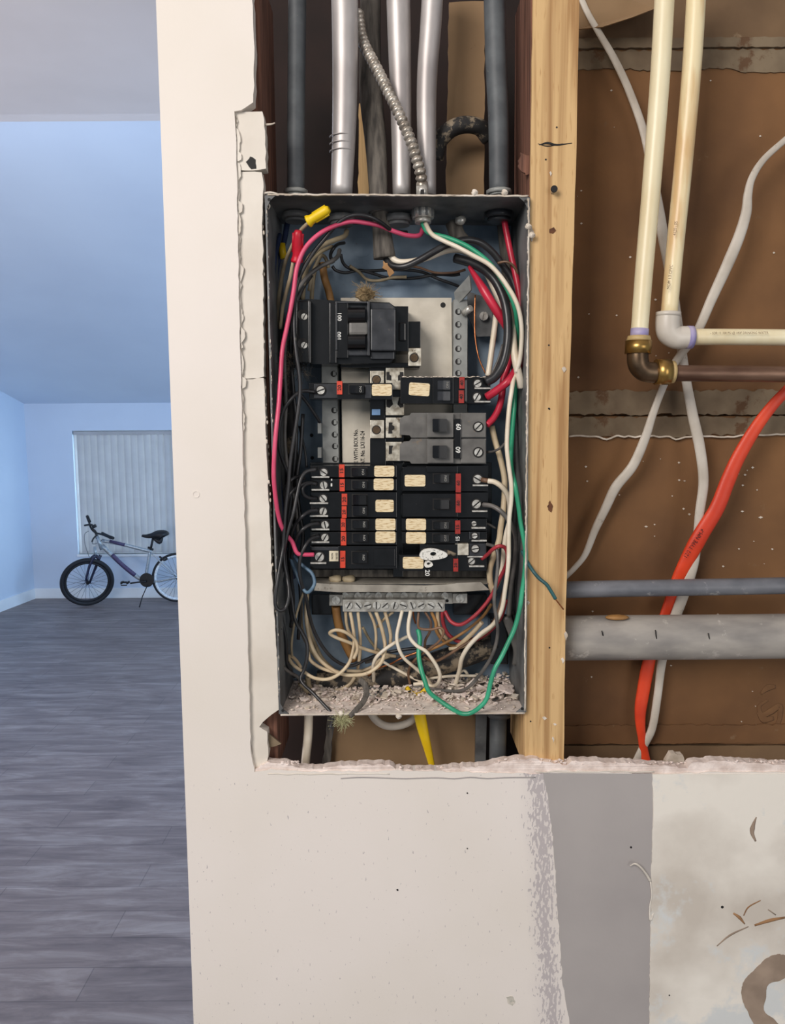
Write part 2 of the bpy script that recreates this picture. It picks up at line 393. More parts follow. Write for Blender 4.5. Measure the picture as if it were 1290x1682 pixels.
# ceilings: slope rising toward the viewer, then flat
sl = 0.30; yy = 9.0
for _ in range(60):
    z = HT+sl*(YB-yy); q = P(130, 199, yy).z
    yy = yy-0.2*(1 if q > z else -1)*abs(q-z)
YE = yy; ZE = HT+sl*(YB-YE)
bm = B()
fr = [Vector((XL, YB+.2, HT-sl*.2)), Vector((XR, YB+.2, HT-sl*.2)), Vector((XR, YE, ZE)), Vector((XL, YE, ZE))]
prism_w(bm, fr, [p+Vector((0, 0, 0.1)) for p in fr]); struct('ceiling_slope', bm, M_room)
struct('ceiling', wbox(B(), (XL, -2.5, ZE), (XR, YE, ZE+0.1)), M_ceil)
# window
bm = B(); t = 0.035
wbox(bm, (WX0, YB+.05, WZ0), (WX0+t, YB+.11, WZ1)); wbox(bm, (WX1-t, YB+.05, WZ0), (WX1, YB+.11, WZ1))
wbox(bm, (WX0+t, YB+.05, WZ1-t), (WX1-t, YB+.11, WZ1)); wbox(bm, (WX0+t, YB+.05, WZ0), (WX1-t, YB+.11, WZ0+t))
wbox(bm, ((WX0+WX1)/2-.02, YB+.05, WZ0+t), ((WX0+WX1)/2+.02, YB+.11, WZ1-t))
win = struct('window_1', bm, M_trimw)
gl = bpy.data.materials.new('window_glass'); gl.use_nodes = True
g = gl.node_tree.nodes['Principled BSDF']; g.inputs['Transmission Weight'].default_value = 1; g.inputs['Roughness'].default_value = 0.0; g.inputs['IOR'].default_value = 1.02
g.inputs['Base Color'].default_value = (.9, .97, 1, 1)
obj('pane', wbox(B(), (WX0+t, YB+.078, WZ0+t), (WX1-t, YB+.082, WZ1-t)), gl, win)
obj('sill', wbox(B(), (WX0-.01, YB-.018, WZ0-.03), (WX1+.01, YB+.05, WZ0), .003), M_trimw, win)
# vertical blind
M_slat = mat('blind_vinyl', (196, 196, 198), 0.5, c2=(188, 188, 190), scale=5, trans=0.3)
vb = thing('vertical_blind', 'grey vertical slat blind hanging in the window behind the bicycle', 'blind', ((WX0+WX1)/2, YB+.02, WZ0))
obj('headrail', wbox(B(), (WX0+.012, YB+.0, WZ1-.05), (WX1-.01, YB+.045, WZ1-.012), .003), M_slat, vb)
x = WX0+0.045; k = 0
while x < WX1-0.06:
    a = math.radians(13); q = B(); hw = 0.0405
    pf = []
    for i in range(5):
        u = -1+i*0.5; bow = 0.006*(1-u*u)
        pf.append((x+0.04+u*hw*math.cos(a), YB+.022+u*hw*math.sin(a)-bow))
    ring1 = [Vector((p[0], p[1], WZ0+.012)) for p in pf]+[Vector((p[0], p[1]+.0012, WZ0+.012)) for p in reversed(pf)]
    prism_w(q, ring1, [p+Vector((0, 0, WZ1-WZ0-.06)) for p in ring1])
    obj('slat', q, M_slat, vb); x += 0.082; k += 1

# ------------------------------------------------------------------ bicycle
bike_m = {
 'tyre': mat('tyre_rubber', (26, 27, 32), 0.7), 'alu': mat('frame_silver', (176, 186, 192), 0.3, 0.5),
 'rim': mat('rim_alloy', (120, 126, 134), 0.3, 0.7), 'wrim': mat('rim_white', (230, 236, 240), 0.4),
 'violet': mat('frame_violet', (74, 62, 98), 0.4), 'navy': mat('fork_navy', (24, 30, 62), 0.35),
 'blk': mat('bike_black', (18, 18, 22), 0.5), 'spoke': mat('spoke_steel', (70, 78, 92), 0.4, 0.6), 'cable': mat('cable_black', (46, 54, 70), 0.5)}
YRW = FL(292, 990).y; YFW = FL(143, 996.5).y
def BY(px): return YFW+(px-143)/149.0*(YRW-YFW)
def BP(px, py, dy=0.0): return P(px, py, BY(px)+dy)
bike = thing('bicycle', 'silver and violet bicycle with black saddle leaning on its kickstand by the window', 'bicycle', FL(215, 992))
def wheel(name, C, ax, up, R, rimmat, tw):
    fw = ax.normalized(); upv = (up-fw*up.dot(fw)).normalized(); nrmv = fw.cross(upv)
    def circ(r, n, off=0): return [C+fw*math.cos(2*math.pi*i/n)*r+upv*math.sin(2*math.pi*i/n)*r+nrmv*off for i in range(n+1)]
    def tor(bm, R0, r0, n=64, m=10, sq=1.0):
        vs = []
        for i in range(n):
            a = 2*math.pi*i/n; rad = fw*math.cos(a)+upv*math.sin(a)
            vs.append([bm.verts.new(C+rad*(R0+r0*math.cos(2*math.pi*j/m)*sq)+nrmv*r0*math.sin(2*math.pi*j/m)) for j in range(m)])
        for i in range(n):
            for j in range(m):
                f = bm.faces.new((vs[i][j], vs[(i+1) % n][j], vs[(i+1) % n][(j+1) % m], vs[i][(j+1) % m])); f.smooth = True
    q = B(); tor(q, R-tw, tw); ty = obj(name, q, bike_m['tyre'], bike)
    q = B(); tor(q, R-tw*2.3, tw*(1.05 if tw < .02 else .6)); obj('rim', q, rimmat, ty)
    q = B(); tube(q, [C-nrmv*.045, C+nrmv*.045], .018, 10, ref=Vector((0, 0, 1))); obj('hub', q, bike_m['blk'], ty)
    q = B()
    for i in range(28):
        a = 2*math.pi*i/28; e = C+(fw*math.cos(a)+upv*math.sin(a))*(R-tw*2.3)
        b2 = a+(0.9 if i % 2 else -0.9); s = C+(fw*math.cos(b2)+upv*math.sin(b2))*.018+nrmv*(.03 if i % 4 < 2 else -.03)
        tube(q, [s, e], .0016, 4)
    obj('spokes', q, bike_m['spoke'], ty)
RW = 41.8*YRW/F
Cr = BP(292, 948.5)
wheel('rear_wheel', Cr, Vector((1, (YRW-YFW)/(149*YRW/F), 0)), Vector((0, 0, 1)), RW, bike_m['wrim'], .017)
Cf = BP(143.5, 956)
wheel('front_wheel', Cf, Vector((math.cos(.42), math.sin(.42), 0.10)), Vector((.16, -.16, 1)), RW*1.0, bike_m['tyre'], .026)
def bt(name, pts, r, m, par=None, flat=1.0, rr=None):
    q = B(); pa = spline([BP(*p) for p in pts], 5); n = len(pa)
    tube(q, pa, [interp(r, i/(n-1)) for i in range(n)] if isinstance(r, (list, tuple)) else r, 10, flat); return obj(name, q, bike_m[m], par or bike)
bt('down_tube', [(168, 896), (190, 918), (215, 940), (238, 956)], .026, 'alu')
bt('down_tube_panel', [(184, 911, -.006), (200, 927, -.006), (222, 945, -.006)], .0262, 'violet')
bt('top_tube', [(168, 888), (200, 894), (240, 904), (248, 906)], .021, 'alu')
bt('top_tube_panel', [(180, 889, -.005), (205, 895, -.005)], .0205, 'violet')
bt('head_tube', [(160, 880), (167, 903)], .021, 'alu')
bt('seat_tube', [(247, 903), (240, 945), (238, 956)], .019, 'alu')
bt('seat_post', [(247, 905), (252, 882)], .014, 'blk')
bt('seat_clamp', [(243, 899), (252, 903)], .014, 'blk')
for dy in (-.05, .05):
    bt('chain_stay', [(238, 957, dy*.4), (265, 954, dy), (292, 948, dy)], .010, 'alu')
    bt('seat_stay', [(247, 907, dy*.4), (268, 927, dy), (292, 948, dy)], .008, 'alu')
fk = bt('fork_crown', [(147, 921), (156, 913), (164, 919)], .020, 'navy')
bt('steerer', [(156, 898), (157, 915)], .017, 'alu')
bt('fork_leg', [(156, 912, -.04), (147, 930, -.05), (141, 954, -.05)], [.020, .016, .013], 'navy')
bt('fork_leg', [(165, 912, .04), (157, 932, .05), (147, 958, .05)], [.020, .016, .013], 'navy')
bt('stem', [(160, 885), (157, 874), (150, 868)], .015, 'blk')
bt('handlebar', [(145, 850, .22), (149, 866, .12), (157, 875, 0), (168, 878, -.1), (182, 884, -.2)], .012, 'blk')
bt('grip', [(143.5, 848, .25), (147, 857, .18)], .019, 'blk')
bt('grip', [(168, 876, -.1), (176, 880, -.17), (186, 884, -.24)], .019, 'blk')
bt('brake_lever', [(152, 862, .1), (145, 862, .12), (139, 863, .16)], .011, 'blk')
bt('brake_lever', [(160, 878, -.1), (154, 884, -.12), (151, 890, -.14)], .009, 'blk')
bt('shifter', [(152, 866, .1), (158, 863, .1)], .02, 'blk')
bt('brake_cable', [(146, 872), (139, 878), (140, 895), (147, 916)], .003, 'cable')
bt('brake_cable', [(152, 885), (152, 893), (160, 892), (170, 885)], .003, 'cable')
bt('brake_cable', [(170, 886), (180, 888), (215, 899)], .003, 'cable')
q = B(); sp = spline([BP(233, 879), BP(242, 881), BP(254, 879), BP(266, 877), BP(271, 882)], 6); n = len(sp)
tube(q, sp, [interp([.02, .036, .05, .085, .09, .06], i/(n-1)) for i in range(n)], 12, 1.0)
for v in q.verts:
    c = BP(253, 880); v.co.z = c.z+(v.co.z-c.z)*.62
obj('saddle', q, bike_m['blk'], bike)
bt('saddle_skirt', [(253, 884), (262, 890), (266, 883)], [.02, .03, .02], 'blk')
q = B(); c = BP(241, 953, -.06); ring(q, c, .028, .085, .006, 32); disc(q, Vector((c.x, c.y-.002, c.z)), .03, .03); obj('chainring', q, bike_m['blk'], bike)
bt('crank', [(240, 955, -.09), (222, 957, -.10), (214, 958, -.1)], .010, 'blk')
q = B(); c = BP(205.5, 957, -.14)
for dx, dz in ((-.035, 0), (.035, 0)): wbox(q, (c.x+dx-.006, c.y-.045, c.z-.012), (c.x+dx+.006, c.y+.045, c.z+.012))
wbox(q, (c.x-.035, c.y-.045, c.z-.028), (c.x+.035, c.y-.035, c.z-.018)); wbox(q, (c.x-.035, c.y-.045, c.z+.012), (c.x+.035, c.y-.035, c.z+.022))
tube(q, [c+Vector((-.035, 0, 0)), c+Vector((.035, 0, 0))], .009, 8); obj('pedal', q, bike_m['blk'], bike)
bt('kickstand', [(242, 962, -.08), (234, 980, -.14)], .006, 'blk'); 
q = B(); tube(q, [BP(234, 980, -.14), FL(229, 997.5)], .006, 8); obj('kickstand_tip', q, bike_m['blk'], bike)
bt('rear_brake', [(262, 914, -.02), (270, 920, -.03), (275, 917, -.03)], .012, 'blk')

# ------------------------------------------------------------------ near wall (drywall, studs, lath)
Yw, Yt = 0.700, 0.7127
def wall_mat():
    """cream paint; scraped brushed band beside the grey primer."""
    m = bpy.data.materials.new('cream_wall'); m.use_nodes = True; N = m.node_tree.nodes; L = m.node_tree.links; b = N['Principled BSDF']
    b.inputs['Roughness'].default_value = 0.62
    g = N.new('ShaderNodeNewGeometry'); sx = N.new('ShaderNodeSeparateXYZ'); L.new(g.outputs['Position'], sx.inputs[0])
    def mth(op, a, b_=None, clamp=False):
        n = N.new('ShaderNodeMath'); n.operation = op; n.use_clamp = clamp
        for i, v in enumerate((a, b_)):
            if v is None: continue
            if isinstance(v, (int, float)): n.inputs[i].default_value = v
            else: L.new(v, n.inputs[i])
        return n.outputs[0]
    n1 = N.new('ShaderNodeTexNoise'); n1.inputs['Scale'].default_value = 5; n1.inputs['Detail'].default_value = 3; L.new(g.outputs['Position'], n1.inputs['Vector'])
    r1 = N.new('ShaderNodeValToRGB'); r1.color_ramp.elements[0].color = rgb((227, 219, 209)); r1.color_ramp.elements[1].color = rgb((233, 225, 218))
    r1.color_ramp.elements[0].position = .35; r1.color_ramp.elements[1].position = .65; L.new(n1.outputs[0], r1.inputs[0])
    xc0 = P(885, 1280, Yw); xc1 = P(905, 1682, Yw)
    slope = (xc1.x-xc0.x)/(xc1.z-xc0.z)
    line = mth('ADD', mth('MULTIPLY', mth('SUBTRACT', sx.outputs['Z'], xc0.z), slope), xc0.x)
    d = mth('SUBTRACT', sx.outputs['X'], line)            # signed distance from the band centre
    wob = N.new('ShaderNodeTexNoise'); wob.inputs['Scale'].default_value = 30; L.new(g.outputs['Position'], wob.inputs['Vector'])
    d2 = mth('ADD', d, mth('MULTIPLY', mth('SUBTRACT', wob.outputs[0], 0.5), 0.02))
    band = mth('SUBTRACT', 1.0, mth('DIVIDE', mth('ABSOLUTE', d2), 0.019), True)
    zl = mth('LESS_THAN', sx.outputs['Z'], P(800, 1268, Yw).z)
    mp = N.new('ShaderNodeMapping'); mp.inputs['Scale'].default_value = (1, 1, .35); L.new(g.outputs['Position'], mp.inputs[0])
    n2 = N.new('ShaderNodeTexNoise'); n2.inputs['Scale'].default_value = 420; n2.inputs['Detail'].default_value = 4; L.new(mp.outputs[0], n2.inputs['Vector'])
    fac = mth('MULTIPLY', mth('MULTIPLY', mth('GREATER_THAN', mth('ADD', n2.outputs[0], mth('MULTIPLY', band, 0.26)), 0.68), zl), .75)
    base2 = N.new('ShaderNodeMix'); base2.data_type = 'RGBA'; L.new(mth('MULTIPLY', mth('MULTIPLY', band, zl), .55), base2.inputs[0])
    L.new(r1.outputs[0], base2.inputs[6]); base2.inputs[7].default_value = rgb((208, 200, 198))
    mx = N.new('ShaderNodeMix'); mx.data_type = 'RGBA'; L.new(fac, mx.inputs[0]); L.new(base2.outputs[2], mx.inputs[6]); mx.inputs[7].default_value = rgb((176, 168, 170))
    L.new(mx.outputs[2], b.inputs['Base Color'])
    n3 = N.new('ShaderNodeTexNoise'); n3.inputs['Scale'].default_value = 350; n3.inputs['Detail'].default_value = 3; L.new(g.outputs['Position'], n3.inputs['Vector'])
    bp = N.new('ShaderNodeBump'); bp.inputs['Strength'].default_value = 0.09; bp.inputs['Distance'].default_value = 0.001
    L.new(n3.outputs[0], bp.inputs['Height']); L.new(bp.outputs[0], b.inputs['Normal'])
    return m
M_wall = wall_mat()
col_r = rag([(412, -60), (416, 40), (418, 95), (416, 168)], 14, 1.2, False, 3)+[(404, 176), (396, 181), (385, 183)]
col_r += rag([(387, 215), (389, 280), (391, 400), (394, 560), (398, 700), (402, 860), (406, 1000), (409, 1120), (412, 1235), (418, 1262)], 12, .8, False, 4)
top_edge = rag([(418, 1268), (445, 1263), (500, 1268), (640, 1266), (760, 1268), (862, 1270), (880, 1272), (905, 1266), (1000, 1268), (1080, 1272), (1180, 1268), (1340, 1268)], 9, 1.4, False, 5)
bm = B()
prism(bm, [(254, -60)]+col_r+top_edge+[(1340, 1760), (321, 1760)], Yw, Yt)
wf = struct('wall_front', bm, M_wall)
# cut gypsum core along the lower edge (rough, crumbled), a little proud of the cut
bm = B()
core = rag([(418, 1264), (440, 1252), (470, 1254), (492, 1262), (530, 1263), (560, 1257), (640, 1256), (650, 1264), (700, 1265), (800, 1258), (830, 1250), (870, 1246), (905, 1252), (932, 1257), (940, 1250), (1040, 1253), (1085, 1258), (1130, 1262), (1136, 1254), (1180, 1250), (1290, 1256), (1340, 1256)], 6, 1.6, False, 6)
prism(bm, core+[(1340, 1290), (418, 1290)], Yw+.0012, Yt-.0006)
for v in bm.verts: v.co.y += noise.noise(v.co*300)*.0006
obj('gypsum_core', bm, M_gyp, wf)
# loose crumbs of plaster sitting along the cut
bm = B(); rnd = random.Random(2)
for (xa, xb, yb, n, h) in ((440, 492, 1252, 60, 5), (812, 930, 1248, 120, 5), (940, 1130, 1252, 70, 3), (1136, 1300, 1250, 80, 3), (500, 800, 1260, 60, 2)):
    for i in range(n):
        px = rnd.uniform(xa, xb); c = P(px, yb+rnd.uniform(-h*.4, h), rnd.uniform(Yw+.001, Yt)); s = rnd.uniform(.0004, .0017)
        q = bmesh.new(); bmesh.ops.create_icosphere(q, subdivisions=1, radius=s)
        for v in q.verts: v.co = c+Vector((v.co.x*rnd.uniform(.6, 1.6), v.co.y*rnd.uniform(.6, 1.4), v.co.z*rnd.uniform(.4, 1)))
        merge(bm, q)
cr = obj('plaster_crumbs', bm, M_gyp, wf); cr['kind'] = 'stuff'
# torn paint line just below the cut
bm = B()
for k, (xa, xb, y, hh) in enumerate(((440, 640, 1272, 2.5), (560, 880, 1278, 2.5), (880, 1075, 1268, 2))):
    ptube(bm, [(xa+(xb-xa)*i/12, y+random.uniform(-1.2, 1.2)) for i in range(13)], hh, Yw-.0002, 6, 3, .5)
    obj('torn_paint_edge', bm, M_greyp if k == 1 else M_strip, wf); bm = B()
# primer patch and bare board, thin layers of their own
bm = B()
gl_ = [(893, 1270), (897, 1290), (903, 1330), (909, 1380), (913, 1440), (917, 1500), (921, 1560), (925, 1620), (936, 1682), (950, 1760)]
prism(bm, rag(gl_, 7, 1.3, False, 8)+[(1068, 1760), (1067, 1682), (1068, 1560), (1070, 1440), (1073, 1330), (1072, 1271)], Yw-.0003, Yw+.001)
obj('grey_primer_patch', bm, M_greyp, wf)
M_bare = mat('bare_board', (236, 230, 219), 0.75, c2=(202, 193, 181), scale=9, lo=.36, hi=.58, bump=0.2, bscale=200, c3=(214, 216, 214), s3=7, t3=0.52)
bm = B()
prism(bm, rag([(1072, 1272), (1074, 1330), (1070, 1440), (1069, 1560), (1067, 1682), (1067, 1760)], 8, 1.2, False, 9)+[(1340, 1760), (1340, 1271)], Yw-.0006, Yw+.001)
bare = obj('bare_board_patch', bm, M_bare, wf)
M_stain = mat('glue_stain', (166, 146, 128), 0.8, c2=(142, 124, 108), scale=40, bump=.3)
M_rust = mat('rust_scratch', (170, 128, 88), 0.8, c2=(130, 96, 66), scale=90)
# curved glue mark, bottom right corner
out = []
for i in range(26):
    a = math.radians(-80-200*i/25); r = 66+3*math.sin(i*.7); out.append((1285+r*.98*math.cos(a), 1636+r*math.sin(a)*1.0))
inn = []
for i in range(26):
    a = math.radians(-280+200*i/25); r = 38+3*math.sin(i*.8); inn.append((1290+r*.9*math.cos(a), 1645+r*math.sin(a)))
bm = B(); prism(bm, rag(out+inn, 3, .7, True, 3), Yw-.0009, Yw); obj('glue_ring_mark', bm, M_stain, wf)
def smear(pts, w, m, name='scratch'):
    bm = B(); ptube(bm, pts, w, Yw-.0006, 6, 4, .15); obj(name, bm, m, wf)
smear([(1243, 1342), (1238, 1355), (1236, 1368), (1242, 1382)], [2, 9, 3], M_stain)
smear([(1205, 1500), (1215, 1507), (1224, 1518)], [3, 6, 2], M_rust); smear([(1222, 1504), (1230, 1490), (1250, 1479)], [2, 3, 2], M_rust)
smear([(1178, 1554), (1200, 1536), (1230, 1522)], [2, 4, 2], M_stain); smear([(1240, 1520), (1265, 1512), (1290, 1507)], [4, 7, 4], M_rust)
smear([(1262, 1494), (1275, 1503)], 2, M_stain)
bm = B()
for x, y, r in ((1187, 1490, 2.6), (768, 1303, 1.2), (768, 1394, 1), (653, 1462, 1.6), (1037, 1392, 1.8), (1100, 1635, 1.4)):
    c = P(x, y, Yw-.0007); disc(bm, c, r*Yw/F, .0006, 10)
obj('wall_specks', bm, M_ink, wf)
M_smudge = mat('grey_smudge', (170, 168, 156), 0.8, c2=(214, 206, 194), scale=300)
bm = B(); prism(bm, rag([(832, 1638), (842, 1636), (847, 1645), (842, 1652), (834, 1647)], 3, 1, True, 1), Yw-.0003, Yw); obj('smudge', bm, M_smudge, wf)
bm = B(); ptube(bm, [(1035, 1423), (1043, 1419), (1052, 1424), (1062, 1436), (1069, 1448)], [2, 4, 4, 5], (.6975, .694, .697, .6995), 6, 5, .4); obj('curled_paint_strip', bm, M_strip, wf)
bm = B(); ptube(bm, [(1069, 1448), (1071, 1470), (1068, 1490), (1069, 1512), (1074, 1500)], [3, 2, 4, 3], .6992, 6, 5, .4); obj('curled_paint_strip', bm, M_strip, wf)
bm = B()
ring(bm, P(322, 812, Yw-.0004), 4.5*Yw/F, 6*Yw/F, .0006, 18); obj('nail_pop', bm, M_wall, wf)

# older drywall strip between the column and the box, in three broken pieces
Ys = .7045
st1 = rag([(383, 184), (431, 183), (434, 196), (436, 230), (437, 277), (424, 279), (392, 279), (380, 279), (380, 240)], 9, 1.0, True, 11)
bm = B(); prism(bm, st1, Ys-.001, Ys+.012); w1 = struct('wall_strip', bm, M_strip)
bm = B(); prism(bm, rag([(404, 266), (411, 257), (420, 262), (421, 277), (413, 278)], 4, 1, True, 2), Ys-.0013, Ys); obj('broken_hole', bm, M_ink, w1)
st2 = rag([(380, 282), (404, 282), (430, 283), (433, 300), (431, 360), (432, 420), (433, 540), (434, 618), (425, 621), (396, 622), (392, 560), (388, 400)], 9, 1.1, True, 12)
bm = B(); prism(bm, st2, Ys, Ys+.012); struct('wall_strip', bm, M_strip)
st3 = rag([(396, 623), (433, 621), (436, 680), (439, 760), (443, 860), (447, 950), (452, 1020), (456, 1100), (459, 1165), (446, 1174), (432, 1186), (426, 1194), (439, 1202), (441, 1240), (439, 1262), (416, 1268), (408, 1120), (402, 900)], 9, 1.1, True, 13)
bm = B(); prism(bm, st3, Ys, Ys+.012); struct('wall_strip', bm, M_strip)
# broken paint curls in the groove
bm = B(); rnd = random.Random(4); y = 190
while y < 1000:
    xl = 388+(y-190)*.0195; h = rnd.uniform(8, 60); wd = rnd.uniform(1.5, 7)*(1.2 if y < 700 else .5)
    mk_ = rnd.uniform(.25, .75); pts = [(xl, y), (xl+wd*rnd.uniform(.4, 1), y+h*mk_*.5), (xl+wd, y+h*mk_), (xl+wd*rnd.uniform(.3, 1), y+h*.85), (xl+1, y+h)]
    prism(bm, rag(pts, 4, 1, True, int(y)), Yw+.0012+rnd.uniform(0, .0015), Yw+.0035)
    y += h*rnd.uniform(.7, 1.0)
tb = obj('torn_paint_flakes', bm, M_strip, wf); tb['kind'] = 'stuff'
# ragged mud beads on the strip's inner edge
bm = B(); y = 290
while y < 1160:
    xx = 432 if y < 620 else 434+(y-620)*.045
    c = P(xx+rnd.uniform(-1, 2), y, Ys+rnd.uniform(0, .01)); q = bmesh.new(); bmesh.ops.create_icosphere(q, subdivisions=1, radius=rnd.uniform(.0004, .0012))
    for v in q.verts: v.co = c+Vector((v.co.x, v.co.y, v.co.z*2))
    merge(bm, q); y += rnd.uniform(5, 16)
for pts in (((436, 205), (446, 204), (452, 202)), ((432, 318), (444, 316), (456, 318)), ((436, 330), (443, 338), (441, 344))):
    ptube(bm, list(pts), [4, 3, 2], Ys+.003, 6, 3)
o_ = obj('mortar_beads', bm, M_mudw, wf); o_['kind'] = 'stuff'
# torn flap of paper at lower left corner of the opening
bm = B(); prism(bm, [(441, 1205), (462, 1222), (452, 1226), (442, 1228)], Ys+.006, Ys+.008); obj('paper_flap', bm, M_mud, wf)

# pine stud
def wood(name, c, c2, c3):
    m = bpy.data.materials.new(name); m.use_nodes = True; N = m.node_tree.nodes; L = m.node_tree.links; b = N['Principled BSDF']
    b.inputs['Roughness'].default_value = 0.7
    tc = N.new('ShaderNodeTexCoord'); mp = N.new('ShaderNodeMapping'); mp.inputs['Scale'].default_value = (1, 1, .035); L.new(tc.outputs['Object'], mp.inputs[0])
    n = N.new('ShaderNodeTexNoise'); n.inputs['Scale'].default_value = 110; n.inputs['Detail'].default_value = 3; n.inputs['Distortion'].default_value = .4; L.new(mp.outputs[0], n.inputs['Vector'])
    r = N.new('ShaderNodeValToRGB'); e = r.color_ramp.elements; e[0].position = .36; e[0].color = rgb(c2); e[1].position = .56; e[1].color = rgb(c)
    L.new(n.outputs[0], r.inputs[0])
    n2 = N.new('ShaderNodeTexNoise'); n2.inputs['Scale'].default_value = 500; mp2 = N.new('ShaderNodeMapping'); mp2.inputs['Scale'].default_value = (1, 1, .1)
    L.new(tc.outputs['Object'], mp2.inputs[0]); L.new(mp2.outputs[0], n2.inputs['Vector'])
    r2 = N.new('ShaderNodeValToRGB'); r2.color_ramp.elements[0].position = .6; r2.color_ramp.elements[1].position = .75; L.new(n2.outputs[0], r2.inputs[0])
    mx = N.new('ShaderNodeMix'); mx.data_type = 'RGBA'; L.new(r2.outputs[0], mx.inputs[0]); L.new(r.outputs[0], mx.inputs[6]); mx.inputs[7].default_value = rgb(c3)
    L.new(mx.outputs[2], b.inputs['Base Color'])
    bp = N.new('ShaderNodeBump'); bp.inputs['Strength'].default_value = .25; bp.inputs['Distance'].default_value = .0006
    L.new(n.outputs[0], bp.inputs['Height']); L.new(bp.outputs[0], b.inputs['Normal'])
    return m
M_pine = wood('pine', (212, 176, 124), (166, 126, 80), (184, 142, 92))
bm = B()
prism(bm, rag([(877, -60), (873, 200), (868, 600), (865, 900), (862, 1262), (926, 1262), (929, 1050), (932, 900), (936, 620), (943, 400), (948, 200), (953, -60)], 40, .6, True, 3), .7085, .797)
stud = tag(obj('wall_stud', bm, M_pine), 'pale pine wall stud running full height right beside the breaker box', 'stud')
M_knot = mat('knot', (112, 70, 40), .8, c2=(84, 50, 30), scale=200)
for pts, m, nm in ((rag([(903, 376), (910, 373), (914, 379), (909, 384), (903, 383)], 3, .5, True, 1), M_knot, 'knot'),
               (rag([(899, 832), (904, 822), (909, 832), (906, 842), (901, 838)], 3, .8, True, 2), M_knot, 'knot')):
    bm = B(); prism(bm, pts, .7083, .709); obj(nm, bm, m, stud)
bm = B()
for x, y in ((902, 567), (902, 671), (903, 672), (903, 1064), (872, 1185), (915, 209), (897, 262)): bm = B(); disc(bm, P(x, y, .7083), 1.5*.7/F, .001, 8); obj('nail_hole', bm, M_ink, stud)

bm = B(); ptube(bm, [(886, 238), (900, 235), (915, 238), (940, 235)], [1, 4, 3, 1], .7083, 6, 4, .3); ptube(bm, [(884, 236), (900, 240), (925, 236)], [1, 2, 1], .7083, 6, 4, .3); obj('saw_nick', bm, M_ink, stud)
bm = B()
for x, y, a, b_ in ((874, 385, 5, 12), (870, 372, 3, 5), (905, 285, 2, 4), (927, 607, 4, 5), (895, 1180, 4, 3), (930, 1045, 3, 8), (925, 1085, 3, 5), (912, 1190, 3, 2), (909, 1215, 2, 5), (868, 990, 3, 4)):
    prism(bm, rag([(x-a, y-b_*.5), (x, y-b_), (x+a, y), (x, y+b_)], 3, 1, True, int(x+y)), .7078, .7095)
obj('plaster_smears', bm, M_mudw, stud)
sc = thing('screw', 'black drywall screw driven half into the pine stud', 'screw', P(910, 312, .7085))
bm = B(); disc(bm, P(911, 310, .7015), 5.5*.7/F, .0012, 16, .0003); obj('head', bm, M_ink, sc)
bm = B(); c = P(911, 310, .7027); tube(bm, [c, Vector((c.x-.0005, .709, c.z-.002))], .0014, 8, ref=Vector((0, 0, 1))); obj('shank', bm, M_zinc, sc)

# dark redwood stud left of the box; right one added for pine's shaded side
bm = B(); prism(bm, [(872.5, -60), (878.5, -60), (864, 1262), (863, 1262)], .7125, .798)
tag(obj('wall_stud', bm, M_dwood), 'dark reddish strip added for the shaded side of the pine stud', 'stud')
bm = B(); prism(bm, [(395, -60), (425, -60), (457, 1262), (436, 1262)], .7175, .798)
tag(obj('wall_stud', bm, M_dwood), 'dark reddish old wood stud left of the box behind the cut drywall', 'stud')
bm = B(); prism(bm, rag([(855, 250), (872, 255), (874, 282), (864, 288), (851, 272)], 4, 2, True, 5), .7145, .7165)
tag(obj('wood_splinter', bm, M_dwood), 'small split wood splinter beside the pine stud above the box', 'splinter')

# gypsum lath boards at the back of the cavity
YL = .803
def lath(y0, y1, seed, m=M_board, x0=866, x1=1380):
    bm = B(); prism(bm, rag([(x0, y0), (x1, y0), (x1, y1), (x0, y1)], 25, .7, True, seed), YL, YL+.010); return struct('wall_cavity', bm, m)
M_board2 = mat('greyed_lath_paper', (124, 98, 70), 0.85, c2=(96, 74, 52), scale=9, bump=0.4, bscale=90, c3=(140, 118, 92), s3=30, t3=0.64)
lath(-90, 72, 1, M_board2); lath(76, 680, 2); lath(684, 1222, 3); lath(1225, 1420, 4, M_board2)
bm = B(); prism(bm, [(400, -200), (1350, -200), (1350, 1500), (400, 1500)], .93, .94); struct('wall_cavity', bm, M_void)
bm = B(); prism(bm, rect(866, -100, 1390, 1430), .8145, .818); struct('wall_cavity', bm, M_board)
def mudband(pts, seed, m=M_mud, Y=YL-.0016, amp=2.2, lab='trim'):
    bm = B(); prism(bm, rag(pts, 7, amp, True, seed), Y, YL+.002); o = obj(lab, bm, m); o['kind'] = 'structure'; return o
mudband([(930, 63), (1340, 60), (1340, 76), (930, 79)], 1, M_mud, YL-.004, 1.0, 'trim_1')
mudband([(930, 84), (1340, 80), (1340, 117), (1230, 118), (1180, 112), (1100, 116), (1000, 112), (930, 117)], 2, M_mud, lab='trim_2')
mudband([(925, 645), (1000, 641), (1100, 642), (1340, 640), (1340, 680), (925, 681)], 3, M_mud, YL-.003, lab='trim_3')
mudband([(925, 686), (1340, 684), (1340, 712), (1250, 716), (1180, 714), (1100, 717), (1000, 716), (925, 715)], 4, M_mud, YL-.0025, lab='trim_4')
mudband([(925, 1192), (1340, 1190), (1340, 1221), (925, 1222)], 5, M_board, YL-.0022, 1.5, 'trim_5')
bm = B()
ptube(bm, rag([(935, 717), (980, 717), (997, 722), (1010, 717), (1100, 717), (1110, 722), (1150, 716), (1180, 718), (1240, 715), (1300, 713)], 8, 1.6, False, 7), 3.2, YL-.0035, 6, 2)
o = obj('trim_6', bm, M_mudw); o['kind'] = 'structure'
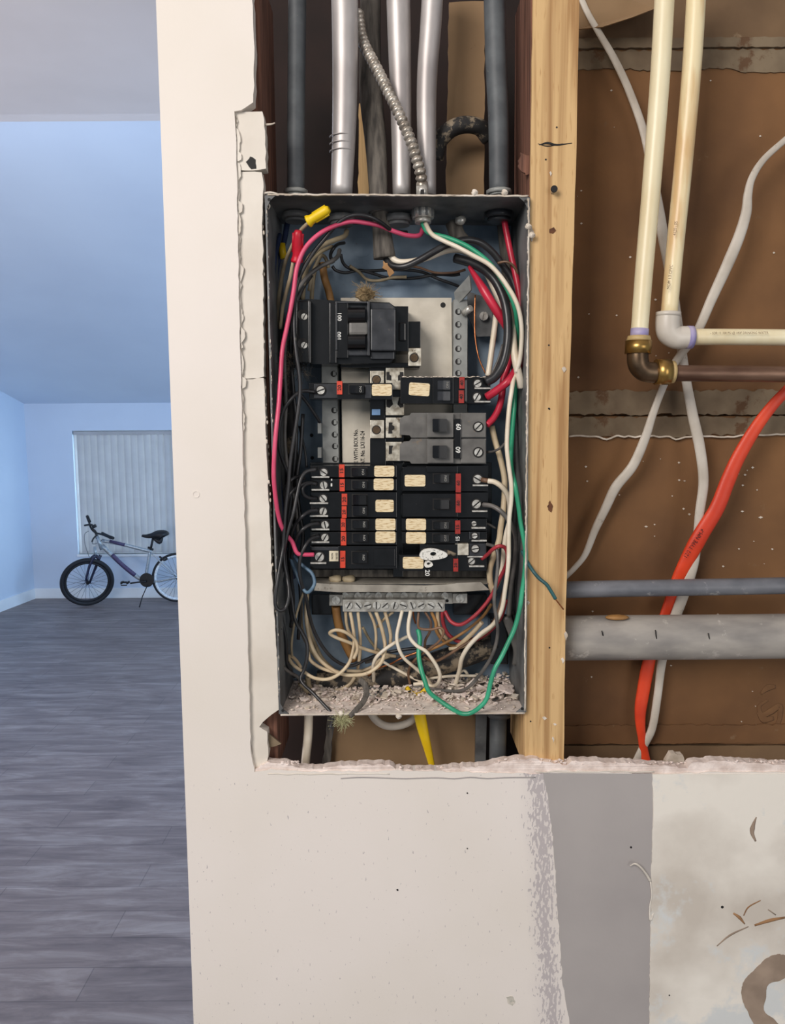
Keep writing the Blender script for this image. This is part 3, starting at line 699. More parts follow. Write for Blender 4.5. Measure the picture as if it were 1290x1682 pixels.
# curled paper tongue at the top
bm = B()
f_ = [P(955, -30, .78), P(1088, -30, .79), P(1076, 14, .772), P(1040, 28, .768), P(990, 44, .776), P(948, 48, .79)]
prism_w(bm, f_, [p+Vector((0, .002, 0)) for p in f_])
tag(obj('torn_paper', bm, M_tan), 'curled torn brown paper hanging top right of the pine stud', 'paper')
bm = B(); rnd = random.Random(9)
for i in range(60):
    x = rnd.uniform(945, 1290); y = rnd.choice([rnd.uniform(740, 940), rnd.uniform(1000, 1240), rnd.uniform(120, 640)])
    s = rnd.uniform(.7, 2.2); prism(bm, rag([(x-s, y), (x, y-s*.8), (x+s*1.3, y), (x, y+s)], 3, .5, True, i), YL-.0008, YL+.001)
for x, y, s in ((1065, 1135, 3), (1245, 1192, 4), (1185, 1255, 4), (1276, 1206, 5), (1250, 850, 4), (1220, 840, 3), (1062, 865, 3), (1125, 790, 2)):
    prism(bm, rag([(x-s, y), (x, y-s*.5), (x+s, y), (x, y+s*.5)], 2, 1, True, int(x)), YL-.001, YL+.001)
o = tag(obj('plaster_specks', bm, M_mudw), 'pale plaster specks stuck on the brown board behind the pipes', 'specks', kind='stuff')
bm = B(); prism(bm, rag([(1095, 1252), (1103, 1238), (1122, 1240), (1128, 1262), (1095, 1262)], 5, 1.5, True, 3), .74, .748)
tag(obj('plaster_lump', bm, M_mudw), 'pale plaster lump resting on the drywall edge below the wide pipe', 'lump')
bm = B()
for pts in ([(1262, 1150), (1248, 1160), (1252, 1175), (1268, 1168), (1282, 1160), (1280, 1185), (1268, 1200)], [(1250, 1140), (1262, 1130), (1275, 1128)], [(1245, 1170), (1255, 1182), (1272, 1180)]):
    ptube(bm, pts, [4, 12, 6], YL-.0002, 8, 5, .05)
tag(obj('water_mark', bm, mat('damp_board', (104, 72, 44), .85, c2=(118, 84, 52), scale=60)), 'dark squiggly water stain on the brown board at far right', 'stain')
# tan paper boards seen behind the pipes, above and below the box
bm = B(); prism(bm, rag([(738, 4), (797, 2), (795, 330), (733, 330)], 16, 1.2, True, 7), .795, .800)
tag(obj('paper_board', bm, M_tan), 'tan paper board between the bright tubes and the right grey conduit', 'board')
bm = B(); prism(bm, rag([(590, 170), (603, 168), (606, 330), (588, 330)], 16, 1.0, True, 8), .79, .799)
tag(obj('wood_shim', bm, M_pine), 'narrow brown wood shim glimpsed between tubes above the box', 'shim')
bm = B(); prism(bm, rag([(548, 1160), (782, 1160), (780, 1300), (532, 1300)], 16, 1.2, True, 9), .79, .800)
tag(obj('paper_board', bm, M_tan), 'tan paper board visible in the gap below the box', 'board')

# ------------------------------------------------------------------ breaker panel (box)
Yf, Yb = .7035, .800
TL, TR, BR, BL = (438, 321), (868, 324), (862, 1170), (461, 1173)
pan = thing('breaker_box', 'open grey blue steel breaker box recessed in the wall, lid removed', 'electrical box', P(655, 1172, .76))
def W(p, Y): return P(p[0], p[1], Yf)*1 if Y is None else Vector((P(p[0], p[1], Yf).x, Y, P(p[0], p[1], Yf).z))
th = .0016
def inset(c, dx, dz, Y): v = W(c, Y); return Vector((v.x+dx, Y, v.z+dz))
def sheet(name, a, b, off, m, Y0=Yf, Y1=Yb):
    bm = B(); f0 = [W(a, Y0), W(b, Y0), W(b, Y0)+off, W(a, Y0)+off]; prism_w(bm, f0, [Vector((p.x, Y1, p.z)) for p in f0]); return obj(name, bm, m, pan)
sheet('top_side', TL, TR, Vector((0, 0, th)), M_side)
sheet('bottom_side', BL, BR, Vector((0, 0, -th)), M_dust)
sheet('left_side', TL, BL, Vector((-th, 0, 0)), M_side)
sheet('right_side', TR, BR, Vector((th, 0, 0)), M_side)
bm = B(); f0 = [W(c, Yb) for c in (TL, TR, BR, BL)]; prism_w(bm, f0, [p+Vector((0, .0016, 0)) for p in f0]); back = obj('back_panel', bm, M_blue, pan)
bm = B()
for x, y, r in ((594, 405, 17), (650, 425, 12)): ring(bm, P(x, y, Yb-.0004), (r-1.5)*Yb/F, r*Yb/F, .0006, 28)
obj('knockout', bm, M_blue, back)
for x, y, r in ((512, 715, 3), (513, 752, 3)):
    bm = B(); disc(bm, P(x, y, Yb-.0004), r*Yb/F, .0006, 12); obj('screw_hole', bm, M_ink, back)
# in-turned front corner tabs
for c, sx, sz in ((TL, 1, -1), (TR, -1, -1), (BR, -1, 1), (BL, 1, 1)):
    v = W(c, Yf); bm = B(); s = .008
    f0 = [v, v+Vector((s*sx, 0, 0)), v+Vector((s*.4*sx, 0, s*.5*sz)), v+Vector((0, 0, s*1.3*sz))]
    prism_w(bm, f0, [p+Vector((0, .0012, 0)) for p in f0]); obj('corner_tab', bm, M_side, pan)
    bm = B(); disc(bm, v+Vector((.0022*sx, -.0003, .0035*sz)), .0014, .0006, 12); obj('corner_hole', bm, M_ink, pan)
# plaster left on the front edges
bm = B()
def bead(a, b, n, r0, r1, seed):
    rn = random.Random(seed)
    for i in range(n):
        t = rn.random(); px = a[0]+(b[0]-a[0])*t+rn.uniform(-1, 1); py = a[1]+(b[1]-a[1])*t+rn.uniform(-1, 1)
        c = P(px, py, Yf+rn.uniform(-.0008, .0015)); q = bmesh.new(); bmesh.ops.create_icosphere(q, subdivisions=1, radius=rn.uniform(r0, r1))
        ax = abs(b[0]-a[0]) > abs(b[1]-a[1])
        for v in q.verts: v.co = c+Vector((v.co.x*(2.5 if ax else .7), v.co.y, v.co.z*(.6 if ax else 2.8)))
        merge(bm, q)
bead((440, 320), (868, 322), 170, .0003, .0010, 1); bead((868, 324), (862, 1168), 190, .0003, .0008, 2); bead((462, 1174), (862, 1171), 150, .0003, .0009, 3); bead((438, 322), (460, 1172), 90, .0003, .0007, 4)
for x, y in ((829, 316), (874, 386), (868, 372), (560, 1172), (655, 1176), (780, 316)):
    c = P(x, y, Yf); q = bmesh.new(); bmesh.ops.create_icosphere(q, subdivisions=2, radius=.0028)
    for v in q.verts: v.co = c+v.co*(1+.4*noise.noise(v.co*900))
    merge(bm, q)
ptube(bm, rag([(440, 319.5), (560, 320), (700, 321), (867, 322)], 9, .7, False, 1), 3.2, Yf-.0002, 6, 2)
ptube(bm, rag([(869, 326), (867, 600), (864, 900), (862.5, 1168)], 9, .7, False, 2), 2.6, Yf-.0002, 6, 2)
ptube(bm, rag([(463, 1174), (600, 1173), (861, 1171)], 9, .6, False, 3), 2.6, Yf-.0002, 6, 2)
pr = obj('plaster_residue', bm, M_mudw, pan); pr['kind'] = 'stuff'

# perforated side rails and cream backing card, mounted in the box
M_hole = M_ink
card = thing('backing_card', 'cream metal backing plate with printed box number behind the breakers', 'plate', P(650, 760, .778))
bm = B(); prism(bm, [(560, 489), (742, 489), (744, 770), (562, 770)], .778, .7795); obj('plate', bm, M_cream, card)
bm = B(); disc(bm, P(728, 501, .7777), 4.2*.778/F, .0006, 18); obj('hole', bm, M_ink, card)
bm = B(); prism(bm, [(561, 610), (609, 610), (612, 772), (563, 772)], .772, .778); ic = obj('insert', bm, M_cream, card)
lettering('E WITH BOX No.', 585, 733, .7716, 6.5, 90, M_ink, card, fit=55, bold=.012)
lettering('AT. No. LX116-24', 596, 735, .7716, 6.5, 90, M_ink, card, fit=54, bold=.012)
def rail(lab, x0, x1, y0, y1, hx, holes, tabs, tabx, lean=0):
    r = thing('perforated_rail', lab, 'mounting rail', P((x0+x1)/2, y1, .768), 'perforated steel mounting rails')
    bm = B(); prism(bm, [(x0, y0), (x1, y0), (x1+lean, y1), (x0+lean, y1)], .766, .768)
    prism(bm, [(x1-1, y0), (x1, y0), (x1+lean, y1), (x1-1+lean, y1)], .766, .778)
    prism(bm, [(x0, y0), (x0+1, y0), (x0+1+lean, y1), (x0+lean, y1)], .766, .79)
    obj('rail', bm, M_steel, r)
    for hy in holes:
        bm = B(); disc(bm, P(hx+lean*(hy-y0)/(y1-y0), hy, .7657), 5*.766/F, .0006, 16); obj('slot', bm, M_ink, r)
        bm = B(); prism(bm, rect(hx-1+lean*(hy-y0)/(y1-y0), hy-4, hx+3.5+lean*(hy-y0)/(y1-y0), hy+3), .7655, .7662); obj('hook', bm, M_steel, r)
    for ty in tabs:
        bm = B(); slab(bm, tabx, ty, tabx+6, ty+17, .755, .766, .0002); obj('tab', bm, M_steel, r)
rail('perforated grey steel rail at left, beside the printed card', 528, 555, 600, 772, 548, (614, 674, 694, 714, 733, 754), (695, 735), 522, 3)
rail('perforated grey steel rail at right of the cream plate', 745, 769, 492, 680, 753, (512, 533, 553, 573, 594, 613), (), 0)
# right-hand bracket with screws and the bent flap
br = thing('steel_bracket', 'grey steel bracket with a bent up flap above the right rail', 'bracket', P(780, 553, .78))
bm = B(); prism(bm, [(768, 478), (808, 492), (811, 552), (784, 553), (769, 520)], .782, .784); obj('plate', bm, M_side, br)
bm = B(); f0 = [P(749, 503, .770), P(746, 480, .765), P(771, 452, .750), P(774, 476, .752)]; prism_w(bm, f0, [p+Vector((.0012, .001, 0)) for p in f0]); obj('flap', bm, M_steel, br)
bm = B(); a = P(762, 515, .764); tube(bm, [a, a+Vector((.006, -.008, .004))], .0032, 14); obj('bolt', bm, M_zinc, br)
bm = B(); screw(bm, 795, 519, 7, .776, 80, th=.004); obj('bolt', bm, M_zinc, br)

# centre bus: black insulator with tin lugs and stab plates
bus = thing('bus_bar', 'tinned bus bar stabs and lugs on black insulators down the middle', 'bus bar', P(640, 950, .775))
bm = B(); slab(bm, 606, 596, 664, 660, .757, .778); slab(bm, 608, 655, 632, 690, .752, .778); slab(bm, 608, 720, 634, 764, .750, .778); slab(bm, 630, 655, 664, 764, .760, .778)
slab(bm, 646, 760, 662, 948, .752, .778); slab(bm, 510, 760, 808, 948, .764, .778)
obj('insulator', bm, M_blk, bus)
for (x0, y0, x1, y1) in ((608, 609, 631, 636), (608, 690, 631, 720), (671, 572, 692, 601)):
    bm = B(); slab(bm, x0, y0, x1, y1, .744, .757); lg = obj('lug', bm, M_lug, bus)
    bm = B(); ring(bm, P((x0+x1)/2-1, (y0+y1)/2+1, .7437), 0.0001, 7.5*.744/F, .0004, 18); obj('recess', bm, M_ink, lg)
    bm = B(); screw(bm, (x0+x1)/2-1, (y0+y1)/2+1, 6, .7432, 45, True, .001); obj('lug_screw', bm, M_bronze, lg)
def stab(x0, y0, x1, y1, slots):
    bm = B(); slab(bm, x0, y0, x1, y1, .746, .758, .0002); s = obj('stab', bm, M_lug, bus)
    for q in slots:
        bm = B(); prism(bm, q, .7456, .7461); obj('keyhole', bm, M_ink, s)
stab(634, 604, 664, 640, [[(635, 611), (640, 611), (640, 615), (643, 617), (643, 625), (635, 624)], [(663, 611), (657, 611), (657, 615), (654, 617), (654, 625), (663, 624)]])
stab(634, 652, 664, 682, [[(635, 655), (643, 652), (646, 664), (640, 670), (635, 668)], [(663, 655), (656, 652), (653, 664), (658, 670), (663, 668)]])
stab(634, 686, 660, 719, [[(639, 694), (645, 694), (644, 698), (648, 700), (648, 705), (644, 707), (645, 712), (638, 712)]])
stab(634, 726, 660, 757, [[(639, 732), (646, 732), (644, 737), (644, 745), (639, 746)]])
bm = B(); slab(bm, 611, 672, 625, 682, .748, .754, .0005); obj('blue_paint_dab', bm, mat('blue_dab', (118, 156, 200), .5), bus)

# ------------------------------------------------------------------ breakers
GB = 'circuit breakers in the box'
def clamp_strip(par, x0, x1, y):
    bm = B(); slab(bm, x0, y, x1, y+2.6, .7315, .742, .0002); obj('terminal_clamp', bm, M_zinc, par)
def tscrew(par, x, y, r=6, Y=.7325, ang=25):
    bm = B(); ring(bm, P(x, y, Y+.0012), .0001, (r+2.2)*Y/F, .001, 18); s = obj('terminal_well', bm, M_ink, par)
    bm = B(); screw(bm, x, y, r, Y, ang, th=.0026); s2 = obj('terminal_screw', bm, M_zinc, par)
    bm = B(); slotbar(bm, x, y, r, Y, ang); obj('screw_slot', bm, M_ink, s2)
def rating(par, x0, y0, x1, y1, txt, rot=90, m=None, Y=.7262, h=None):
    bm = B(); slab(bm, x0, y0, x1, y1, Y, Y+.004, .0002); l = obj('rating_label', bm, m or M_label, par)
    lettering(txt, (x0+x1)/2, (y0+y1)/2, Y-.0003, h or (x1-x0)*.62, rot, M_ink, l, bold=.02, wfac=1.15)
def toggle(par, x0, y0, x1, y1, Y=.7215, txt=None, m=None):
    bm = B(); slab(bm, x0-2, y0-2, x1+2, y1+2, .7275, .7285, .0001); obj('toggle_recess', bm, M_ink, par)
    bm = B(); fr = [P(x, y, Y) for x, y in rect(x0, y0, x1, y1)]
    q = bmesh.new(); xs = (x1-x0)
    # rocker with a sloping face: lower on the left
    p = [P(x0+xs*.45, y0, Y), P(x1, y0, Y+.001), P(x1, y1, Y+.001), P(x0+xs*.45, y1, Y)]
    a = P(x0, y0, Y+.004); b = P(x0, y1, Y+.004); prof = [a, p[0], p[1]]; prof2 = [b, p[3], p[2]]
    vs1 = [q.verts.new(v) for v in prof]+[q.verts.new((p[1].x, .730, p[1].z)), q.verts.new((a.x, .730, a.z))]
    vs2 = [q.verts.new(v) for v in prof2]+[q.verts.new((p[2].x, .730, p[2].z)), q.verts.new((b.x, .730, b.z))]
    q.faces.new(vs1); q.faces.new(vs2[::-1])
    for i in range(5): q.faces.new((vs1[i], vs1[(i+1) % 5], vs2[(i+1) % 5], vs2[i]))
    bmesh.ops.bevel(q, geom=q.edges[:], offset=.0004, segments=2, affect='EDGES'); merge(bm, q)
    t = obj('toggle', bm, m or M_blk, par)
    if txt: lettering(txt, x0+xs*.78, (y0+y1)/2, Y+.0003, 4, 90, M_bar, t, wfac=1.1)
def sticker(par, x0, y0, x1, y1, Y=.7268, rot=0):
    cx, cy = (x0+x1)/2, (y0+y1)/2; a = math.radians(rot)
    pts = [(cx+(x-cx)*math.cos(a)-(y-cy)*math.sin(a), cy+(x-cx)*math.sin(a)+(y-cy)*math.cos(a)) for x, y in rrect(x0, y0, x1, y1, 3)]
    bm = B(); prism(bm, pts, Y, Y+.0012); obj('sticker', bm, M_stick, par)
def brk(label, x0, y0, x1, y1, side, m=None, hump=None):
    b = thing('circuit_breaker', label, 'breaker', P((x0+x1)/2, y1, .765), GB)
    bm = B()
    if side == 'L':     # terminals on the left
        slab(bm, x0, y0, x0+48, y1, .735, .766); slab(bm, x0+46, y0, x1, y1, .728, .766)
    else:
        slab(bm, x1-50, y0, x1, y1, .735, .766); slab(bm, x0, y0, x1-48, y1, .728, .766)
    obj('body', bm, m or M_blk, b); return b
# left single above the gap
b = brk('lone black breaker with orange 20 label, left side under the main switch', 508, 629, 645, 656, 'L')
bm = B(); slab(bm, 516, 631, 556, 654, .7335, .738); obj('terminal_housing', bm, M_blk2, b)
tscrew(b, 527, 641, 6.5, .731, 20); rating(b, 553.5, 626, 562.5, 648, '20'); toggle(b, 574, 633, 598, 646, .7215, 'ON')
bm = B(); slab(bm, 600, 632, 610, 654, .7265, .730); obj('spacer', bm, M_blk2, b); sticker(b, 611, 631, 644, 650)
rows = [(765, 784, 776, 532, (557, 763, 566, 784), '15', (578, 769, 602, 782), (615, 765, 648, 783), 'top breaker of the lower left column with wide scratched sticker'),
        (787, 806, 797, 532, (558, 787, 566.5, 807), '15', (579, 790, 603, 803), (614, 786, 647, 805), 'second breaker down the lower left column, orange 15 label'),
        (852, 872, 862, 534, (560, 852, 568, 872), '20', (579, 855, 604, 868), (617, 852, 650, 871), 'black breaker directly below the double pole one, lower left column'),
        (874, 895, 883, 534, (560, 874, 569, 896), '20', (580, 877, 604, 890), (617, 873, 650, 892), 'second lowest breaker of the left column, dense printed sticker')]
for (y0, y1, sy, sx, lab, txt, tg, stk, lb) in rows:
    b = brk(lb, 510, y0, 652, y1, 'L'); tscrew(b, sx, sy, 6, .7325, random.choice([30, 60, 100, -35])); clamp_strip(b, 512, 541, sy+6.5)
    rating(b, *lab, txt); toggle(b, *tg, .7215, 'ON'); sticker(b, *stk)
bm = B(); prism(bm, rect(544, 786.5, 546, 789.5), .7346, .7352); prism(bm, rect(543.5, 794, 546, 799), .7346, .7352); obj('paint_marks', bm, M_white, b)
b = brk('double pole black breaker with two orange 20 labels, lower left column', 510, 808.5, 652, 850, 'L')
for sy in (819, 840): tscrew(b, 531, sy, 6, .7325, 70 if sy > 830 else -50); clamp_strip(b, 509, 539, sy+6.5)
rating(b, 561.5, 811, 570.5, 830, '20'); rating(b, 561.5, 831.5, 569.5, 851, '20'); toggle(b, 580, 813, 602, 829); toggle(b, 580, 831, 603, 847, .7215, 'ON'); sticker(b, 617, 821, 647, 841)
b = brk('bottom breaker of the left column with white tag and pink wire', 510, 897, 652, 934, 'L')
bm = B(); slab(bm, 512, 899, 557, 904, .7325, .736); obj('ledge', bm, M_blk2, b)
tscrew(b, 525, 915, 7.5, .7325, 55); clamp_strip(b, 510, 536, 924)
bm = B(); slab(bm, 541, 905, 558, 922, .7332, .7355, .0001); tg_ = obj('white_tag', bm, mat('white_tag', (226, 216, 190), .6, c2=(206, 196, 170)), b)
lettering('W-93', 553.5, 913.5, .7329, 3.6, 90, M_ink, tg_, wfac=.9); lettering('NON', 546, 913.5, .7329, 3.4, 90, M_ink, tg_, wfac=.9)
rating(b, 559, 905, 567.5, 933, '15'); toggle(b, 579, 907, 603, 925, .7215, 'ON')
bm = B(); slab(bm, 614, 902, 649, 930, .7262, .729); obj('blank_cover', bm, M_blk, b)
# right column
b = brk('black twin breaker with dusty white top and peeling tan sticker, upper right', 658, 620, 806, 663, 'R')
bm = B(); slab(bm, 711, 620, 745, 663, .724, .729); slab(bm, 742, 621, 768, 662, .727, .736, .002); obj('raised_centre', bm, M_blk, b)
toggle(b, 719, 625, 740, 640, .7195, 'ON', M_blk2); toggle(b, 719, 643, 740, 658, .7195, None, M_blk2)
rating(b, 755, 619, 763.5, 638.5, '40', 90, M_redl, .7245); rating(b, 754, 641, 762.5, 662, '40', 90, M_redl, .7245)
tscrew(b, 785, 630, 6, .7325, 30); tscrew(b, 784, 652, 6, .7325, 60); clamp_strip(b, 780, 806, 636.5); clamp_strip(b, 780, 806, 658.5)
sticker(b, 672, 629, 706, 650, .7268, 4)
bm = B(); rn = random.Random(5)
for i in range(70):
    c = P(rn.uniform(662, 800), 619.5+rn.uniform(-1, .7), rn.uniform(.728, .745)); q = bmesh.new(); bmesh.ops.create_icosphere(q, subdivisions=1, radius=rn.uniform(.0004, .0012))
    for v in q.verts: v.co = c+Vector((v.co.x*2, v.co.y*1.5, v.co.z*.5))
    merge(bm, q)
o = obj('plaster_dust', bm, M_mudw, b); o['kind'] = 'stuff'
b = thing('circuit_breaker', 'grey double pole breaker marked 60 on the right side', 'breaker', P(728, 762, .765), GB)
bm = B()
for y0 in (678, 720.5):
    y1 = y0+41
    prism(bm, [(657, y0+10), (664, y0+5), (673, y0+4), (676, y0), (799, y0), (799, y1), (676, y1), (673, y1-4), (657, y1-5)], .732, .766)
    slab(bm, 702, y0+1, 745, y1-1, .727, .733); slab(bm, 757, y0+1, 798, y1-1, .7305, .733)
obj('body', bm, M_gry, b)
bm = B(); slab(bm, 746.5, 688, 757.5, 753, .7285, .733); obj('rating_strip', bm, M_blk, b)
lettering('60', 753, 701, .7281, 7.5, -90, M_white, b, 'rating_number', 1.0, .02); lettering('60', 753, 739, .7281, 7.5, 90, M_white, b, 'rating_number', 1.0, .02)
toggle(b, 711, 688, 735, 709, .7195); toggle(b, 711, 732, 735, 752, .7195)
tscrew(b, 786, 701, 6.5, .7285, 45); tscrew(b, 786, 743, 6.5, .7285, 60)
b = thing('circuit_breaker', 'large black double pole breaker with two red labels, lower right column', 'breaker', P(728, 850, .765), GB)
bm = B()
prism(bm, [(659, 775), (664, 768), (670, 765), (802, 765), (802, 807), (662, 807), (659, 800)], .735, .766); prism(bm, [(659, 814), (664, 809), (802, 809), (802, 850), (662, 850), (659, 843)], .735, .766)
slab(bm, 662, 767, 752, 806, .728, .737); slab(bm, 662, 811, 752, 849, .728, .737); slab(bm, 701, 766, 752, 776, .7255, .73)
obj('body', bm, M_blk, b)
toggle(b, 713, 779, 738, 793, .7215, 'ON'); toggle(b, 713, 821, 738, 836, .7215)
rating(b, 749, 778, 757.5, 809, '60', 90, M_redl); rating(b, 749, 811, 757.5, 842, '60', 90, M_redl)
tscrew(b, 785, 787, 7, .7325, -30); clamp_strip(b, 777, 802, 796); tscrew(b, 783, 828, 7, .7325, 40); clamp_strip(b, 776, 801, 838.5); sticker(b, 665, 780, 699, 799)
b = brk('thin black breaker below the large double pole one, red label, right column', 660, 852, 800, 872, 'R')
sticker(b, 667, 852, 700, 871); toggle(b, 712, 857, 738, 869, .7215, 'ON'); rating(b, 748, 855, 756.5, 877, '15', 90, M_redl); tscrew(b, 779, 860, 4, .734, 10); clamp_strip(b, 775, 798, 866)
b = brk('thin black breaker with white 15 instead of a label, right column', 660, 873.5, 800, 893, 'R')
sticker(b, 667, 874, 700, 893); toggle(b, 712, 878, 738, 890, .7215, 'OFF')
lettering('15', 752.5, 885, .7276, 6.5, 90, M_white, b, 'rating_number', .9, .02)
bm = B(); slab(bm, 771, 874, 788, 886, .7315, .736); obj('terminal_block', bm, M_blk2, b); tscrew(b, 780, 880, 4.6, .729, 10); clamp_strip(b, 775, 800, 887)
b = brk('breaker with rusty square plate under the thin pair, lower right', 690, 894, 800, 914, 'R', M_blk)
bm = B(); slab(bm, 771, 893, 799, 913, .7305, .736); obj('terminal_block', bm, M_blk2, b)
bm = B(); slab(bm, 748, 893, 770, 912, .7285, .7345); obj('rusty_plate', bm, M_lug, b); tscrew(b, 781, 901.5, 6, .7285, 10); clamp_strip(b, 768, 797, 913)
b = brk('lowest right breaker with tan sticker, partly under the white melted ring', 656, 911.5, 800, 938, 'R')
sticker(b, 662, 915, 696, 934); rating(b, 745, 918, 753, 939, '20', 90, M_redl); tscrew(b, 775, 922, 5.5, .7325, 40); clamp_strip(b, 771, 796, 929)
lettering('20', 702, 941, .7276, 7.5, -90, M_white, b, 'rating_number', 1.0, .02)
# melted, paint splashed ring on that breaker
rg = thing('paint_ring', 'white paint splashed ring stuck to the lowest right breaker', 'ring', P(712, 915, .726))
M_spl = mat('splash_paint', (228, 226, 218), .5, c2=(120, 118, 112), scale=700, lo=.36, hi=.42)
bm = B()
def eshape(bm, cx, cy, rx, ry, hx, hy, Y, t, hcx=0):
    n = 30; vs = []
    for k in range(n):
        a = 2*math.pi*k/n; wv = 1+.08*math.sin(3*a+1)
        o1 = P(cx+rx*wv*math.cos(a), cy+ry*wv*math.sin(a), Y); i1 = P(cx+hcx+hx*math.cos(a), cy-1+hy*math.sin(a), Y)
        vs.append([bm.verts.new(q) for q in (i1, o1, Vector((o1.x, Y+t, o1.z)), Vector((i1.x, Y+t, i1.z)))])
    for k in range(n):
        a, b_ = vs[k], vs[(k+1) % n]
        for j in range(4): bm.faces.new((a[j], b_[j], b_[(j+1) % 4], a[(j+1) % 4]))
eshape(bm, 711, 911, 23, 9.5, 5, 3.5, .7225, .004, 1); obj('flange', bm, M_spl, rg)
bm = B(); eshape(bm, 704, 927, 7, 5.5, 2.6, 2.2, .7235, .004); obj('eyelet', bm, M_spl, rg)
bm = B(); ptube(bm, [(729, 905), (738, 908), (748, 912)], 9, .729, 10, 4); obj('rod', bm, M_bdust, rg)
# main switch
mb = thing('main_breaker', 'large black main switch with two handles marked 100', 'breaker', P(585, 602, .77))
bm = B()
prism(bm, rag([(484, 495), (506, 491), (560, 494), (640, 497), (648, 503), (650, 588), (640, 596), (560, 598), (505, 598), (486, 594)], 60, .2, True, 1), .734, .778)
slab(bm, 506, 493, 511, 597, .724, .740, .0012); slab(bm, 541, 497, 553, 597, .728, .740, .001)
slab(bm, 486, 494, 509, 596, .729, .737, .0012)
slab(bm, 646, 503, 671, 577, .742, .776); slab(bm, 668, 528, 691, 571, .748, .776); slab(bm, 655, 529, 667, 560, .739, .75, .0015)
slab(bm, 560, 596, 690, 604, .752, .776)
obj('body', bm, M_blk, mb)
bm = B(); slab(bm, 609, 507, 650, 576, .724, .738, .0012); prism(bm, [(608, 498), (641, 498), (650, 507), (609, 507)], .729, .738); slab(bm, 609, 577, 648, 590, .730, .738, .001); obj('arc_cover', bm, M_blk2, mb)
bm = B(); slab(bm, 553, 497, 572, 588, .7275, .736, .0005); obj('number_strip', bm, M_blk, mb)
lettering('100', 557.5, 520, .7271, 6.5, -90, M_white, mb, 'rating_number', 1.0, .02); lettering('100', 557.5, 552, .7271, 6.5, 90, M_white, mb, 'rating_number', 1.0, .02)
bm = B()
prism(bm, [(568, 495), (607, 495), (607, 585), (568, 585)], .733, .737)
slab(bm, 604, 495, 607.5, 584, .7245, .735, .0004); slab(bm, 553, 495, 607, 498, .7265, .735, .0004); slab(bm, 570, 573, 605, 584, .729, .735, .001); slab(bm, 551.5, 495, 554, 575, .7255, .735, .0003)
obj('handle_frame', bm, M_blk2, mb)
bm = B(); slab(bm, 573, 528, 604, 550, .7245, .734, .0025); obj('handle_bridge', bm, M_gry, mb)
for y0 in (505, 549):
    bm = B(); c0 = P(572, y0+3, .7225); c1 = P(600, y0+3, .7225); zc = P(585, y0+12, .7225).z; R = 12.5*.7225/F
    ring_ = []
    for k in range(13):
        a = math.pi*(k/12)-math.pi/2
        ring_.append((0, -math.cos(a)*R*.9, math.sin(a)*R))
    vs = []
    for X in (c0.x, c1.x): vs.append([bm.verts.new((X, .7265+q[1], zc+q[2])) for q in ring_]+[bm.verts.new((X, .735, zc+R)), bm.verts.new((X, .735, zc-R))])
    n = len(vs[0]); bm.faces.new(vs[0]); bm.faces.new(vs[1][::-1])
    for k in range(n): bm.faces.new((vs[0][k], vs[0][(k+1) % n], vs[1][(k+1) % n], vs[1][k]))
    obj('handle', bm, M_blk, mb, 'auto')
for y in (517, 564):
    bm = B(); ring(bm, P(497.5, y, .7283), .0001, 8.5*.728/F, .0006, 22); w_ = obj('lug_port', bm, M_ink, mb)
    bm = B(); screw(bm, 500, y+3, 5, .7278, 60, th=.0012); obj('lug_screw', bm, M_zinc, mb)
# lower tray lip and neutral bar
tr = thing('lower_tray', 'grey steel ledge running under both breaker columns', 'tray', P(660, 970, .76))
bm = B(); prism(bm, rag([(520, 958), (600, 961), (700, 962), (790, 956), (804, 969), (760, 972), (640, 973), (560, 973), (516, 970)], 30, .8, True, 1), .742, .744)
f0 = [P(518, 946, .775), P(800, 946, .775), P(802, 958, .743), P(518, 958, .743)]; prism_w(bm, f0, [p+Vector((0, .0012, -.0012)) for p in f0]); obj('ledge', bm, M_gry2, tr)
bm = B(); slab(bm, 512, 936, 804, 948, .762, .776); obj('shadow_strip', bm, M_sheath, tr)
for x in (552, 574):
    bm = B(); q = bmesh.new(); bmesh.ops.create_icosphere(q, subdivisions=2, radius=.0055); c = P(x, 951, .752)
    for v in q.verts: v.co = c+Vector((v.co.x*1.3, v.co.y, v.co.z*.75))*(1+.3*noise.noise(v.co*300))
    merge(bm, q); tag(obj('wax_lump', bm, WIRE['dusty'], smooth=True), 'tan wax lump on the lower tray, %s of the two' % ('left' if x < 560 else 'right'), 'lump', 'wax lumps on the tray')
nb = thing('neutral_bar', 'aluminium neutral bar with a row of eleven screws above the white wires', 'terminal bar', P(650, 1005, .77))
bm = B(); slab(bm, 562, 974, 744, 992, .768, .776); obj('rear_bar', bm, M_bar, nb)
for i, x in enumerate((567, 588, 605, 622, 640, 664, 690, 708, 731)):
    bm = B(); screw(bm, x, 979, 6, .7665, random.uniform(0, 180)); obj('bar_screw', bm, M_zinc, nb)
for x0, y0, x1, y1 in ((541, 977, 563, 995), (744, 975, 768, 991)):
    bm = B(); slab(bm, x0, y0, x1, y1, .764, .776); l = obj('end_lug', bm, M_bar, nb)
    bm = B(); screw(bm, (x0+x1)/2, (y0+y1)/2, 7, .7625, 95); obj('lug_screw', bm, M_zinc, l)
bm = B(); disc(bm, P(735, 987, .7675), 2.5*.77/F, .001, 12); obj('hole', bm, M_ink, nb)
bm = B(); slab(bm, 563, 985, 731, 1005, .757, .768, .0006); obj('front_bar', bm, M_bar, nb)
